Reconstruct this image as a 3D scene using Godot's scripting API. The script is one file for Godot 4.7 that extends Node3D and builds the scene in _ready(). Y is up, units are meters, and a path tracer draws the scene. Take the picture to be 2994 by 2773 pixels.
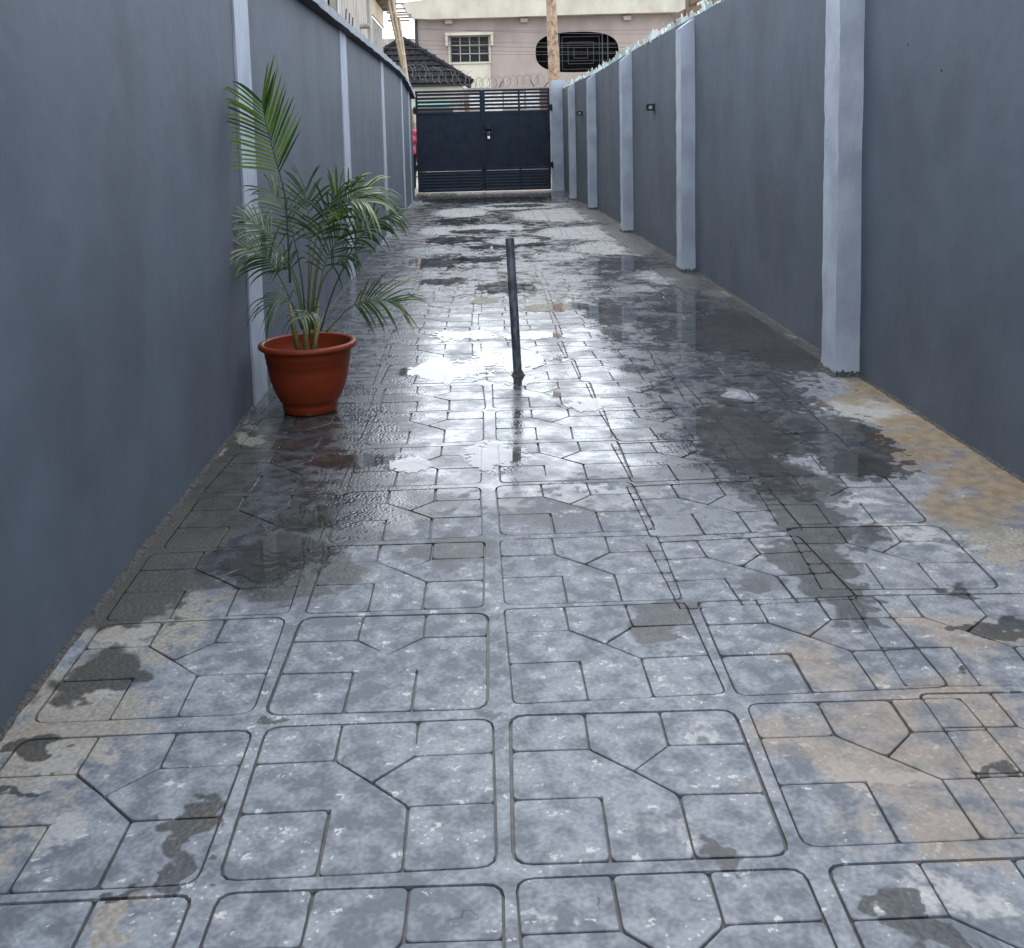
extends Node3D
# A narrow paved passage between two painted walls after rain, closed by a steel gate.
# x to the right, y up, the passage runs along -z. Metres.

const LEFT_X := -1.235        # face of the left wall
const RIGHT_X := 2.24         # face of the right wall
const GATE_Z := -24.6

const DRY := [[-0.173, -19.074, 0.548, 1.162, 1], [1.388, -18.042, 0.759, 1.457, 1], [0.308, -15.955, 0.534, 0.655, 1], [1.501, -14.876, 0.628, 0.998, 1], [-0.512, -13.135, 0.318, 0.445, 1], [0.541, -11.43, 0.328, 0.424, 0.9], [1.614, -12.913, 0.486, 0.756, 1], [0.891, -10.373, 0.396, 0.351, 0.8], [0.04, -10.919, 0.263, 0.271, 0.9], [1.477, -9.586, 0.273, 0.302, 0.8], [0.787, -20.189, 0.86, 0.913, 1], [-0.453, -15.772, 0.305, 0.639, 1], [1.898, -10.354, 0.293, 0.491, 0.9], [-0.691, -10.023, 0.195, 0.457, 0.8], [0.538, -14.058, 0.403, 0.447, 1], [0.998, -12.244, 0.349, 0.389, 1], [-0.259, -10.087, 0.196, 0.265, 0.7], [2.677, -13.58, 0.376, 1.191, 1], [1.463, -4.131, 0.122, 0.154, 1], [1.41, -4.502, 0.11, 0.14, 0.9], [1.446, -5.723, 0.111, 0.155, 0.8], [2.309, -6.033, 0.202, 0.197, 1], [2.3, -5.034, 0.289, 0.432, 1]]
const FILM := [[-0.745, -3.724, 0.231, 0.378, 1], [-0.477, -4.133, 0.306, 0.405, 0.9], [-0.658, -4.639, 0.679, 0.643, 1], [1.283, -4.875, 0.275, 0.942, 1], [1.675, -4.793, 0.299, 0.546, 0.8], [-0.073, -4.305, 0.426, 0.253, 0.7], [0.567, -4.299, 0.529, 0.253, 0.6], [-0.95, -4.172, 0.207, 0.353, 0.7], [1.607, -7.417, 0.826, 2.461, 0.5], [-0.35, -7.9, 1.25, 3.55, 1.1], [0.9, -8.0, 1.2, 3.75, 1.1], [0.35, -6.0, 1.5, 1.75, 1.0], [0.4, -12, 1.75, 5, 1.1], [0.4, -18, 1.75, 6, 1.05], [0.4, -24, 1.75, 3, 1.05]]
const DAMP := [[-0.723, -3.69, 0.22, 0.326, 1.2], [-0.682, -4.136, 0.267, 0.29, 1], [1.23, -3.968, 0.145, 0.46, 1], [1.148, -3.499, 0.13, 0.258, 1], [1.116, -3.19, 0.119, 0.181, 0.9], [1.278, -4.225, 0.227, 0.277, 1], [0.522, -3.098, 0.116, 0.153, 1], [-1.127, -3.632, 0.269, 0.49, 0.9], [-1.082, -2.879, 0.146, 0.145, 0.8], [-1.067, -4.255, 0.295, 0.426, 1], [-0.657, -3.492, 0.262, 0.19, 0.9], [-0.106, -3.678, 0.183, 0.164, 0.75], [-0.359, -4.16, 0.33, 0.295, 0.8], [0.329, -4.018, 0.278, 0.167, 0.6], [1.414, -3.667, 0.082, 0.094, 0.8], [1.126, -3.075, 0.092, 0.101, 0.6], [-1.127, -2.528, 0.077, 0.068, 0.8], [0.913, -3.338, 0.1, 0.098, 0.6], [1.488, -3.204, 0.064, 0.059, 0.8], [-0.662, -2.237, 0.067, 0.1, 1], [-0.607, -2.081, 0.038, 0.072, 0.9], [0.426, -2.037, 0.047, 0.047, 0.9], [0.8, -1.823, 0.04, 0.062, 1.1], [0.836, -1.761, 0.046, 0.027, 1], [1.169, -2.245, 0.058, 0.026, 0.9], [-0.516, -2.605, 0.04, 0.019, 0.9], [1.506, -2.937, 0.088, 0.044, 1], [-0.704, -2.032, 0.053, 0.027, 0.9], [0.173, -1.92, 0.014, 0.039, 0.8], [-0.386, -2.458, 0.015, 0.031, 0.7], [-0.076, -1.83, 0.057, 0.013, 0.9], [1.317, -2.698, 0.034, 0.027, 0.8], [-1.091, -2.349, 0.03, 0.032, 0.8], [0.017, -2.574, 0.026, 0.024, 0.6], [2.06, -6.8, 0.27, 0.75, 0.78], [2.06, -7.75, 0.27, 0.75, 0.78], [2.06, -8.7, 0.27, 0.75, 0.78], [2.06, -9.65, 0.27, 0.75, 0.78], [2.06, -10.6, 0.27, 0.75, 0.78], [2.06, -11.55, 0.27, 0.75, 0.78], [2.06, -12.5, 0.27, 0.75, 0.78], [2.06, -13.45, 0.27, 0.75, 0.78], [2.06, -14.4, 0.27, 0.75, 0.78], [2.06, -15.35, 0.27, 0.75, 0.78], [2.06, -16.3, 0.27, 0.75, 0.78], [2.06, -17.25, 0.27, 0.75, 0.78], [2.06, -18.2, 0.27, 0.75, 0.78], [2.06, -19.15, 0.27, 0.75, 0.78], [2.06, -20.1, 0.27, 0.75, 0.78], [2.06, -21.05, 0.27, 0.75, 0.78], [2.06, -22.0, 0.27, 0.75, 0.78], [2.06, -22.95, 0.27, 0.75, 0.78]]
const RUST := [[1.023, -2.365, 0.299, 0.267, 0.9], [0.956, -2.773, 0.125, 0.221, 0.75], [1.041, -2.095, 0.14, 0.116, 0.95], [0.764, -2.132, 0.11, 0.102, 0.7], [1.222, -2.534, 0.167, 0.165, 0.75], [0.773, -2.45, 0.075, 0.132, 0.55], [1.425, -2.903, 0.175, 0.152, 0.6]]
const OCHRE := [[2.177, -4.724, 0.34, 0.495, 1], [2.104, -4.085, 0.238, 0.348, 1.1], [2.223, -5.535, 0.238, 0.415, 0.9], [1.88, -3.856, 0.227, 0.156, 0.8], [2.235, -5.916, 0.198, 0.19, 0.8], [-0.823, -3.379, 0.043, 0.055, 0.8], [-1.035, -3.519, 0.032, 0.043, 0.8], [-1.212, -2.675, 0.095, 0.076, 0.6], [2.317, -8.209, 0.097, 0.179, 0.3]]
const SAND := [[-1.148, -2.839, 0.158, 0.226, 1.1], [-1.14, -3.358, 0.168, 0.31, 1.2], [-1.114, -4.054, 0.18, 0.497, 1.2], [-1.165, -2.626, 0.107, 0.122, 1.1], [-1.115, -4.902, 0.168, 0.636, 1], [-1.067, -2.596, 0.223, 0.285, 0.8], [-1.036, -2.312, 0.118, 0.192, 0.75], [-1.004, -3.171, 0.191, 0.312, 0.7], [-1.151, -3.898, 0.232, 0.461, 0.8], [1.847, -3.558, 0.14, 0.179, 1], [2.094, -5.155, 0.296, 0.452, 0.7], [-0.65, -2.252, 0.039, 0.055, 1.3], [-0.703, -1.979, 0.043, 0.038, 1.4], [-0.695, -1.914, 0.022, 0.068, 1.4], [-0.641, -1.991, 0.021, 0.015, 1.2], [0.509, -3.061, 0.108, 0.083, 0.55], [-0.779, -5.131, 0.405, 0.352, 0.5]]
const PALE := [[-1.064, -3.09, 0.086, 0.08, 1], [-1.089, -2.734, 0.097, 0.063, 1], [-1.106, -3.329, 0.084, 0.054, 0.9], [2.015, -5.333, 0.257, 0.252, 1], [0.892, -2.287, 0.129, 0.062, 0.9], [0.512, -2.476, 0.051, 0.036, 0.8], [0.1, -1.87, 0.068, 0.019, 0.8], [-0.965, -2.205, 0.079, 0.071, 0.7], [1.515, -3.733, 0.166, 0.117, 0.7], [2.144, -9.211, 0.113, 0.224, 1.2], [0.082, -18.226, 2.525, 5.769, 0.85], [1.529, -14.832, 1.3, 3.973, 0.8], [0.415, -11.39, 1.697, 2.044, 0.7], [1.599, -10.215, 0.714, 1.345, 0.5], [1.432, -4.045, 0.139, 0.171, 0.6], [0.347, -2.109, 0.098, 0.066, 0.5], [1.654, -3.57, 0.265, 0.072, 0.6], [-0.067, -3.349, 0.101, 0.086, 0.4], [-1.046, -2.478, 0.139, 0.044, 0.8], [0.908, -1.857, 0.087, 0.08, 0.6]]
const ROUGHW := [[-0.638, -7.944, 0.331, 3.853, 1], [-0.799, -15.721, 0.871, 5.572, 0.7], [-0.322, -4.208, 0.271, 0.241, 0.6]]
const PUDDLES := [[-0.368, -12.002, 0.348, 0.559], [-0.242, -17.169, 0.38, 0.567], [-0.278, -14.271, 0.413, 0.394], [0.074, -15.445, 0.371, 0.307], [0.252, -13.387, 0.353, 0.232], [-0.276, -10.43, 0.243, 0.248], [0.297, -9.919, 0.239, 0.385], [0.094, -9.198, 0.116, 0.166], [0.684, -8.746, 0.278, 0.201], [1.076, -8.419, 0.185, 0.605], [0.996, -7.543, 0.102, 0.226], [1.598, -11.369, 0.322, 0.463], [1.381, -10.629, 0.151, 0.148], [1.359, -8.059, 0.1, 0.215], [0.985, -6.42, 0.087, 0.124], [1.258, -4.873, 0.222, 0.678], [-0.558, -4.776, 0.225, 0.1], [-0.318, -4.688, 0.107, 0.097], [0.076, -4.77, 0.122, 0.201], [0.241, -6.774, 0.263, 0.304], [-0.153, -6.565, 0.289, 0.286], [0.581, -5.614, 0.11, 0.117], [2.226, -7.908, 0.411, 0.456], [1.89, -7.404, 0.525, 0.724], [2.049, -6.573, 0.282, 0.362], [-0.727, -3.696, 0.166, 0.197], [-0.694, -4.065, 0.142, 0.124], [1.657, -8.571, 0.204, 0.218], [0.338, -22.23, 1.483, 0.789], [0.889, -20.252, 0.575, 0.395], [0.249, -6.226, 0.134, 0.104], [0.434, -5.855, 0.04, 0.069], [2.095, -6.708, 0.256, 0.211], [-0.077, -7.655, 0.224, 0.174], [0.422, -7.574, 0.22, 0.133], [1.629, -4.481, 0.131, 0.194], [0.108, -12.153, 0.234, 0.239], [0.776, -13.487, 0.193, 0.177]]
const EXTRA_GROOVES := []
const FRONDS := [[[[-0.978, 0.701, -5.69], [-0.976, 0.988, -5.689], [-0.981, 1.165, -5.686], [-1.003, 1.289, -5.681], [-1.024, 1.383, -5.674], [-1.044, 1.488, -5.664], [-1.06, 1.58, -5.653], [-1.065, 1.66, -5.64]], 20, 0.27, 0.0095, 0.35], [[[-0.885, 0.433, -5.67], [-0.869, 0.699, -5.666], [-0.822, 0.94, -5.654], [-0.762, 1.081, -5.633], [-0.682, 1.143, -5.605], [-0.605, 1.151, -5.568], [-0.536, 1.13, -5.523], [-0.487, 1.086, -5.47]], 17, 0.22, 0.0095, 0.9], [[[-0.877, 0.439, -5.72], [-0.833, 0.766, -5.723], [-0.757, 0.975, -5.733], [-0.686, 1.1, -5.75], [-0.626, 1.165, -5.773], [-0.56, 1.191, -5.803], [-0.511, 1.192, -5.84]], 16, 0.21, 0.009, 0.8], [[[-0.828, 0.435, -5.69], [-0.759, 0.632, -5.688], [-0.701, 0.753, -5.68], [-0.626, 0.895, -5.668], [-0.562, 0.97, -5.651], [-0.492, 1.029, -5.629], [-0.415, 1.059, -5.602], [-0.339, 1.071, -5.57]], 17, 0.17, 0.0085, 0.85], [[[-0.791, 0.44, -5.64], [-0.721, 0.511, -5.636], [-0.665, 0.564, -5.623], [-0.587, 0.599, -5.603], [-0.503, 0.611, -5.573], [-0.42, 0.609, -5.536], [-0.352, 0.599, -5.49]], 17, 0.21, 0.009, 0.6], [[[-0.922, 0.45, -5.67], [-0.98, 0.627, -5.666], [-1.024, 0.735, -5.656], [-1.068, 0.822, -5.638], [-1.105, 0.87, -5.612], [-1.156, 0.898, -5.58], [-1.211, 0.915, -5.54]], 16, 0.2, 0.0085, 0.75], [[[-0.913, 0.449, -5.71], [-0.953, 0.696, -5.708], [-1.005, 0.849, -5.702], [-1.058, 0.942, -5.692], [-1.111, 0.997, -5.679], [-1.164, 1.041, -5.661], [-1.188, 1.059, -5.64]], 16, 0.19, 0.0085, 0.75], [[[-0.903, 0.447, -5.72], [-0.885, 0.692, -5.722], [-0.871, 0.918, -5.728], [-0.873, 1.068, -5.738], [-0.882, 1.165, -5.752], [-0.877, 1.224, -5.77]], 16, 0.19, 0.009, 0.4], [[[-0.884, 0.452, -5.69], [-0.845, 0.733, -5.692], [-0.8, 0.919, -5.698], [-0.757, 1.067, -5.708], [-0.71, 1.177, -5.722], [-0.676, 1.224, -5.74]], 16, 0.2, 0.009, 0.5], [[[-0.914, 0.444, -5.74], [-0.922, 0.69, -5.743], [-0.95, 0.903, -5.751], [-0.99, 1.062, -5.765], [-1.048, 1.156, -5.785], [-1.096, 1.197, -5.81]], 15, 0.19, 0.0085, 0.7], [[[-0.877, 0.431, -5.64], [-0.866, 0.51, -5.624], [-0.866, 0.563, -5.578], [-0.883, 0.566, -5.499], [-0.9, 0.535, -5.39]], 9, 0.13, 0.009, 1.0], [[[-0.913, 0.451, -5.66], [-0.951, 0.567, -5.656], [-0.99, 0.631, -5.643], [-1.046, 0.625, -5.621], [-1.087, 0.579, -5.59]], 11, 0.15, 0.006, 1.2], [[[-0.872, 0.452, -5.69], [-0.808, 0.695, -5.684], [-0.75, 0.779, -5.666], [-0.685, 0.833, -5.636], [-0.627, 0.859, -5.594], [-0.578, 0.856, -5.54]], 13, 0.16, 0.008, 0.9], [[[-0.896, 0.46, -5.65], [-0.922, 0.667, -5.64], [-0.948, 0.784, -5.612], [-0.981, 0.858, -5.564], [-1.018, 0.892, -5.496], [-1.03, 0.892, -5.41]], 13, 0.16, 0.008, 0.9], [[[-0.872, 0.448, -5.71], [-0.829, 0.653, -5.715], [-0.787, 0.809, -5.73], [-0.717, 0.926, -5.755], [-0.651, 0.967, -5.79]], 14, 0.18, 0.008, 0.5]]


var rng := RandomNumberGenerator.new()
var numbers := {}
var M := {}
var wob := FastNoiseLite.new()


# ---------------------------------------------------------------- small helpers

func lin(r: float, g: float, b: float) -> Color:
	return Color(r, g, b).linear_to_srgb()


func numbered(called: String) -> String:
	var n: int = numbers.get(called, 0)
	numbers[called] = n + 1
	return called if n == 0 else "%s_%03d" % [called, n]


func tag(o: Node3D, label := "", category := "", group := "", kind := "") -> Node3D:
	if label: o.set_meta("label", label)
	if category: o.set_meta("category", category)
	if group: o.set_meta("group", group)
	if kind: o.set_meta("kind", kind)
	return o


func thing(called: String, at: Vector3, label: String, category: String, group := "") -> Node3D:
	var o := Node3D.new()
	o.name = numbered(called)
	add_child(o)
	o.position = at
	return tag(o, label, category, group)


func start() -> SurfaceTool:
	var st := SurfaceTool.new()
	st.begin(Mesh.PRIMITIVE_TRIANGLES)
	st.set_smooth_group(-1)
	return st


# commits one mesh under parent; positions are given in the parent's own axes
func put(st: SurfaceTool, called: String, mat: Material, parent: Node3D = self, normals := true) -> MeshInstance3D:
	if normals: st.generate_normals()
	var o := MeshInstance3D.new()
	o.mesh = st.commit()
	o.material_override = mat
	o.name = numbered(called) if parent == self else called
	parent.add_child(o, true)
	return o


func put_mesh(mesh: Mesh, called: String, mat: Material, parent: Node3D, t := Transform3D()) -> MeshInstance3D:
	var o := MeshInstance3D.new()
	o.mesh = mesh
	o.material_override = mat
	o.name = called
	parent.add_child(o, true)
	o.transform = t
	return o


# a flat polygon, turned so that its front looks along out
func face(st: SurfaceTool, p: Array, out: Vector3) -> void:
	var n := Plane(p[0], p[1], p[2]).normal
	var flip := n.dot(out) < 0.0
	for i in range(1, p.size() - 1):
		st.add_vertex(p[0])
		st.add_vertex(p[i + 1] if flip else p[i])
		st.add_vertex(p[i] if flip else p[i + 1])


# a box with chamfered edges
func box(st: SurfaceTool, c: Vector3, s: Vector3, turn := Basis(), b := 0.004) -> void:
	var h := s * 0.5
	b = minf(b, minf(h.x, minf(h.y, h.z)) * 0.6)
	var ax := [Vector3(1, 0, 0), Vector3(0, 1, 0), Vector3(0, 0, 1)]
	var hs := [h.x, h.y, h.z]
	for a in 3:
		var u: int = (a + 1) % 3
		var v: int = (a + 2) % 3
		for sg in [-1.0, 1.0]:
			var q := []
			for k in [[-1, -1], [1, -1], [1, 1], [-1, 1]]:
				q.append(c + turn * (ax[a] * hs[a] * sg + ax[u] * (hs[u] - b) * k[0] + ax[v] * (hs[v] - b) * k[1]))
			face(st, q, turn * (ax[a] * sg))
			for sg2 in [-1.0, 1.0]:
				face(st, [c + turn * (ax[a] * hs[a] * sg + ax[u] * (hs[u] - b) * sg2 - ax[v] * (hs[v] - b)), c + turn * (ax[a] * hs[a] * sg + ax[u] * (hs[u] - b) * sg2 + ax[v] * (hs[v] - b)),
					c + turn * (ax[a] * (hs[a] - b) * sg + ax[u] * hs[u] * sg2 + ax[v] * (hs[v] - b)), c + turn * (ax[a] * (hs[a] - b) * sg + ax[u] * hs[u] * sg2 - ax[v] * (hs[v] - b))], turn * (ax[a] * sg + ax[u] * sg2))
	for x in [-1.0, 1.0]:
		for y in [-1.0, 1.0]:
			for z in [-1.0, 1.0]:
				face(st, [c + turn * Vector3(h.x * x, (h.y - b) * y, (h.z - b) * z), c + turn * Vector3((h.x - b) * x, h.y * y, (h.z - b) * z), c + turn * Vector3((h.x - b) * x, (h.y - b) * y, h.z * z)], turn * Vector3(x, y, z))


func span(st: SurfaceTool, lo: Vector3, hi: Vector3, b := 0.004) -> void:
	box(st, (lo + hi) * 0.5, (hi - lo).abs(), Basis(), b)


# a round bar through points with a radius at each
func tube(st: SurfaceTool, p: Array, r: Array, sides := 8, caps := true) -> void:
	var rings := []
	var up := Vector3(0.13, 0.4, 0.9).normalized()
	for i in p.size():
		var t: Vector3 = (p[mini(i + 1, p.size() - 1)] - p[maxi(i - 1, 0)]).normalized()
		var a := t.cross(up).normalized()
		var b := t.cross(a).normalized()
		var ring := []
		for k in sides:
			var w := TAU * k / sides
			ring.append(p[i] + (a * cos(w) + b * sin(w)) * float(r[i]))
		rings.append(ring)
	for i in p.size() - 1:
		for k in sides:
			var k2 := (k + 1) % sides
			face(st, [rings[i][k], rings[i][k2], rings[i + 1][k2], rings[i + 1][k]], (rings[i][k] + rings[i][k2]) * 0.5 - p[i] + ((rings[i + 1][k] + rings[i + 1][k2]) * 0.5 - p[i + 1]))
	if caps:
		face(st, rings[0], p[0] - p[1])
		face(st, rings[-1], p[-1] - p[-2])


# a turned shape: profile of (radius, height)
func lathe(st: SurfaceTool, c: Vector3, prof: Array, sides := 48, inside := false) -> void:
	for i in prof.size() - 1:
		var a: Vector2 = prof[i]
		var b: Vector2 = prof[i + 1]
		var n2 := Vector2(b.y - a.y, a.x - b.x) * (-1.0 if inside else 1.0)
		for k in sides:
			var w0 := TAU * k / sides
			var w1 := TAU * (k + 1) / sides
			var q := []
			for e in [[a, w0], [a, w1], [b, w1], [b, w0]]:
				q.append(c + Vector3(e[0].x * cos(e[1]), e[0].y, e[0].x * sin(e[1])))
			var wm := (w0 + w1) * 0.5
			var out := Vector3(n2.x * cos(wm), n2.y, n2.x * sin(wm))
			if a.x < 0.0001: q.remove_at(1)
			elif b.x < 0.0001: q.remove_at(2)
			face(st, q, out)


# a flat polygon in the plane z = 0 given thickness along z
func plate(st: SurfaceTool, poly: PackedVector2Array, z0: float, z1: float) -> void:
	var idx := Geometry2D.triangulate_polygon(poly)
	for i in range(0, idx.size(), 3):
		for z in [z0, z1]:
			var q := []
			for k in 3: q.append(Vector3(poly[idx[i + k]].x, poly[idx[i + k]].y, z))
			face(st, q, Vector3(0, 0, 1 if z == maxf(z0, z1) else -1))
	var ccw := not Geometry2D.is_polygon_clockwise(poly)
	for i in poly.size():
		var a := poly[i]
		var b := poly[(i + 1) % poly.size()]
		var n := Vector2(b.y - a.y, a.x - b.x) * (1.0 if ccw else -1.0)
		face(st, [Vector3(a.x, a.y, z0), Vector3(b.x, b.y, z0), Vector3(b.x, b.y, z1), Vector3(a.x, a.y, z1)], Vector3(n.x, n.y, 0))


# a sheet of nu x nv cells whose points are f(u, v)
func sheet(st: SurfaceTool, nu: int, nv: int, f: Callable, out: Vector3, smooth := 1) -> void:
	st.set_smooth_group(smooth)
	var g := []
	for j in nv + 1:
		var row := []
		for i in nu + 1: row.append(f.call(float(i) / nu, float(j) / nv))
		g.append(row)
	for j in nv:
		for i in nu:
			face(st, [g[j][i], g[j][i + 1], g[j + 1][i + 1]], out)
			face(st, [g[j][i], g[j + 1][i + 1], g[j + 1][i]], out)
	st.set_smooth_group(-1)


# ---------------------------------------------------------------- materials

func noise_tex(sd: int, freq: float, stops: Array, size := 512, octaves := 4, kind := FastNoiseLite.TYPE_SIMPLEX_SMOOTH) -> NoiseTexture2D:
	var n := FastNoiseLite.new()
	n.seed = sd
	n.noise_type = kind
	n.frequency = freq
	n.fractal_octaves = octaves
	var t := NoiseTexture2D.new()
	t.width = size
	t.height = size
	t.seamless = true
	t.noise = n
	if stops:
		var g := Gradient.new()
		g.offsets = PackedFloat32Array(stops.map(func(s): return s[0]))
		g.colors = PackedColorArray(stops.map(func(s): return s[1]))
		t.color_ramp = g
	return t


# two tones mottled over a surface, with a relief of bump centimetres
func mottled(called: String, a: Color, b: Color, scale: Vector3, rough: float, bump := 0.0, sd := 1, freq := 0.012, metallic := 0.0) -> StandardMaterial3D:
	var m := StandardMaterial3D.new()
	m.resource_name = called
	m.albedo_texture = noise_tex(sd, freq, [[0.25, a], [0.75, b]])
	m.uv1_triplanar = true
	m.uv1_world_triplanar = true
	m.uv1_scale = scale
	m.roughness = rough
	m.metallic = metallic
	if bump > 0.0:
		m.heightmap_enabled = true
		m.heightmap_texture = M.relief
		m.heightmap_scale = bump
	return m


func plain(called: String, c: Color, rough: float, metallic := 0.0) -> StandardMaterial3D:
	var m := StandardMaterial3D.new()
	m.resource_name = called
	m.albedo_color = c
	m.roughness = rough
	m.metallic = metallic
	return m


# a second, coarser mottling multiplied over the first
func over(m: StandardMaterial3D, tex: Texture2D, scale: Vector3) -> StandardMaterial3D:
	m.detail_enabled = true
	m.detail_albedo = tex
	m.detail_blend_mode = BaseMaterial3D.BLEND_MODE_MUL
	m.detail_uv_layer = BaseMaterial3D.DETAIL_UV_2
	m.uv2_triplanar = true
	m.uv2_world_triplanar = true
	m.uv2_scale = scale
	return m


func make_materials() -> void:
	M.relief = noise_tex(11, 0.03, [], 512, 5)
	var blot := noise_tex(5, 0.011, [[0.2, Color(0.90, 0.90, 0.91)], [0.5, Color(0.975, 0.975, 0.975)], [0.8, Color(1, 1, 1)]], 512, 5)
	M.wall = over(mottled("dark_wall_paint", lin(0.052, 0.067, 0.090), lin(0.059, 0.075, 0.099), Vector3(0.45, 0.45, 0.45), 0.72, 0.14, 2), blot, Vector3(0.23, 0.16, 0.23))
	M.strip = over(mottled("pale_wall_paint", lin(0.262, 0.300, 0.355), lin(0.282, 0.320, 0.375), Vector3(0.8, 0.5, 0.8), 0.7, 0.25, 3), blot, Vector3(0.4, 0.3, 0.4))
	M.coping = over(mottled("coping_paint", lin(0.17, 0.195, 0.225), lin(0.22, 0.24, 0.27), Vector3(1.2, 1.2, 1.2), 0.75, 0.5, 4), blot, Vector3(0.5, 0.5, 0.5))
	M.pipe = mottled("weathered_dark_pipe", lin(0.022, 0.028, 0.037), lin(0.105, 0.118, 0.136), Vector3(4, 1.5, 4), 0.42, 0.1, 6)
	M.gate = over(mottled("navy_gate_paint", lin(0.0150, 0.0225, 0.0355), lin(0.0180, 0.0260, 0.0405), Vector3(0.7, 0.5, 0.7), 0.5, 0.03, 7), blot, Vector3(0.5, 0.5, 0.5))
	M.steel = plain("worn_steel", lin(0.45, 0.45, 0.43), 0.35, 0.9)
	M.brass = plain("padlock_metal", lin(0.72, 0.70, 0.62), 0.3, 0.6)
	M.black = plain("black_lamp_housing", lin(0.012, 0.012, 0.014), 0.45)
	M.lens = plain("lamp_glass", lin(0.40, 0.41, 0.42), 0.15)  # pale colour paints the sky reflection into the lens
	M.pot = mottled("terracotta_plastic", lin(0.132, 0.0210, 0.0068), lin(0.150, 0.0250, 0.0082), Vector3(1.5, 1.5, 1.5), 0.46, 0.03, 8)
	M.pot.metallic_specular = 0.3
	M.soil = mottled("potting_soil", lin(0.025, 0.014, 0.01), lin(0.075, 0.045, 0.03), Vector3(6, 6, 6), 0.9, 1.5, 9, 0.04)
	M.leaf = mottled("palm_leaflet", lin(0.017, 0.040, 0.012), lin(0.034, 0.068, 0.021), Vector3(3, 3, 3), 0.26, 0.0, 10)
	M.leaf_young = mottled("young_palm_leaflet", lin(0.065, 0.13, 0.010), lin(0.10, 0.175, 0.016), Vector3(3, 3, 3), 0.38, 0.0, 12)
	M.leaf_dry = mottled("yellowing_palm_leaflet", lin(0.11, 0.10, 0.022), lin(0.17, 0.13, 0.045), Vector3(3, 3, 3), 0.5, 0.0, 42)
	for k in ["leaf", "leaf_young", "leaf_dry"]:
		M[k].metallic_specular = 0.5
		M[k].backlight_enabled = true
		M[k].backlight = lin(0.22, 0.34, 0.06)
	M.rachis = plain("palm_rachis", lin(0.055, 0.08, 0.022), 0.45)
	M.petiole = plain("dark_palm_petiole", lin(0.025, 0.026, 0.016), 0.45)
	M.cane = mottled("palm_cane", lin(0.10, 0.095, 0.03), lin(0.16, 0.14, 0.05), Vector3(4, 9, 4), 0.5, 0.1, 13)
	M.dirt = mottled("damp_mortar_dirt", lin(0.022, 0.022, 0.023), lin(0.07, 0.064, 0.056), Vector3(3, 3, 3), 0.8, 2.0, 14, 0.03)
	M.joint = mottled("joint_dirt", lin(0.022, 0.021, 0.021), lin(0.05, 0.046, 0.042), Vector3(3, 3, 3), 0.45, 0.0, 41)  # dirt in the grooves, toned darker to carry the shade of their depth
	M.street = over(mottled("sandy_street", lin(0.30, 0.27, 0.23), lin(0.38, 0.35, 0.31), Vector3(0.3, 0.3, 0.3), 0.9, 0.8, 15), blot, Vector3(0.05, 0.05, 0.05))
	M.pink = over(mottled("pink_wall_paint", lin(0.262, 0.216, 0.194), lin(0.285, 0.238, 0.215), Vector3(0.2, 0.12, 0.2), 0.85, 0.4, 16), blot, Vector3(0.07, 0.04, 0.07))
	M.cream = over(mottled("cream_wall_paint", lin(0.40, 0.375, 0.30), lin(0.44, 0.415, 0.34), Vector3(0.25, 0.15, 0.25), 0.85, 0.4, 17), blot, Vector3(0.1, 0.06, 0.1))
	M.plaster = over(mottled("raw_plaster", lin(0.27, 0.245, 0.205), lin(0.36, 0.335, 0.285), Vector3(0.5, 0.25, 0.5), 0.9, 0.8, 18), blot, Vector3(0.2, 0.08, 0.2))
	M.concrete = over(mottled("raw_concrete", lin(0.20, 0.19, 0.17), lin(0.30, 0.285, 0.26), Vector3(0.6, 0.5, 0.6), 0.9, 1.0, 19), blot, Vector3(0.25, 0.2, 0.25))
	M.frame = plain("cream_window_frame", lin(0.26, 0.25, 0.205), 0.6)
	M.dark_glass = plain("dark_window_glass", lin(0.012, 0.013, 0.015), 0.12)
	M.dark_glass.metallic_specular = 0.22
	M.gate.metallic_specular = 0.22
	M.gate.roughness = 0.6
	M.iron = plain("dark_iron", lin(0.018, 0.018, 0.02), 0.55, 0.2)
	M.unlit_room = plain("unlit_room", lin(0.006, 0.006, 0.006), 1.0)  # near-black colour painting the shade of the recess behind the oval
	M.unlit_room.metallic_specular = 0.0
	M.grille = plain("grey_grille_paint", lin(0.045, 0.045, 0.047), 0.7)
	M.roof = []
	for k in 3:
		M.roof.append(mottled("charcoal_roof_tile", lin(0.013, 0.0135, 0.016) * (0.92 + 0.08 * k), lin(0.021, 0.0215, 0.025) * (0.92 + 0.08 * k), Vector3(1, 1, 1), 0.85, 0.2, 20 + k))
		M.roof[k].metallic_specular = 0.2
	M.utility = over(mottled("weathered_pole", lin(0.25, 0.17, 0.11), lin(0.37, 0.27, 0.185), Vector3(1.2, 0.35, 1.2), 0.85, 0.5, 24), noise_tex(25, 0.02, [[0.25, Color(0.7, 0.68, 0.66)], [0.5, Color(1, 1, 1)]]), Vector3(0.4, 0.5, 0.4))
	M.bamboo = mottled("dry_bamboo", lin(0.36, 0.28, 0.18), lin(0.46, 0.37, 0.26), Vector3(2, 0.6, 2), 0.6, 0.1, 26)
	M.timber = mottled("grey_timber", lin(0.20, 0.16, 0.12), lin(0.33, 0.28, 0.22), Vector3(0.8, 3, 3), 0.85, 0.3, 27)
	M.brown_timber = mottled("brown_timber", lin(0.10, 0.06, 0.038), lin(0.17, 0.11, 0.07), Vector3(3, 0.8, 3), 0.8, 0.3, 28)
	M.wire = plain("galvanised_wire", lin(0.11, 0.10, 0.10), 0.5)
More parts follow.
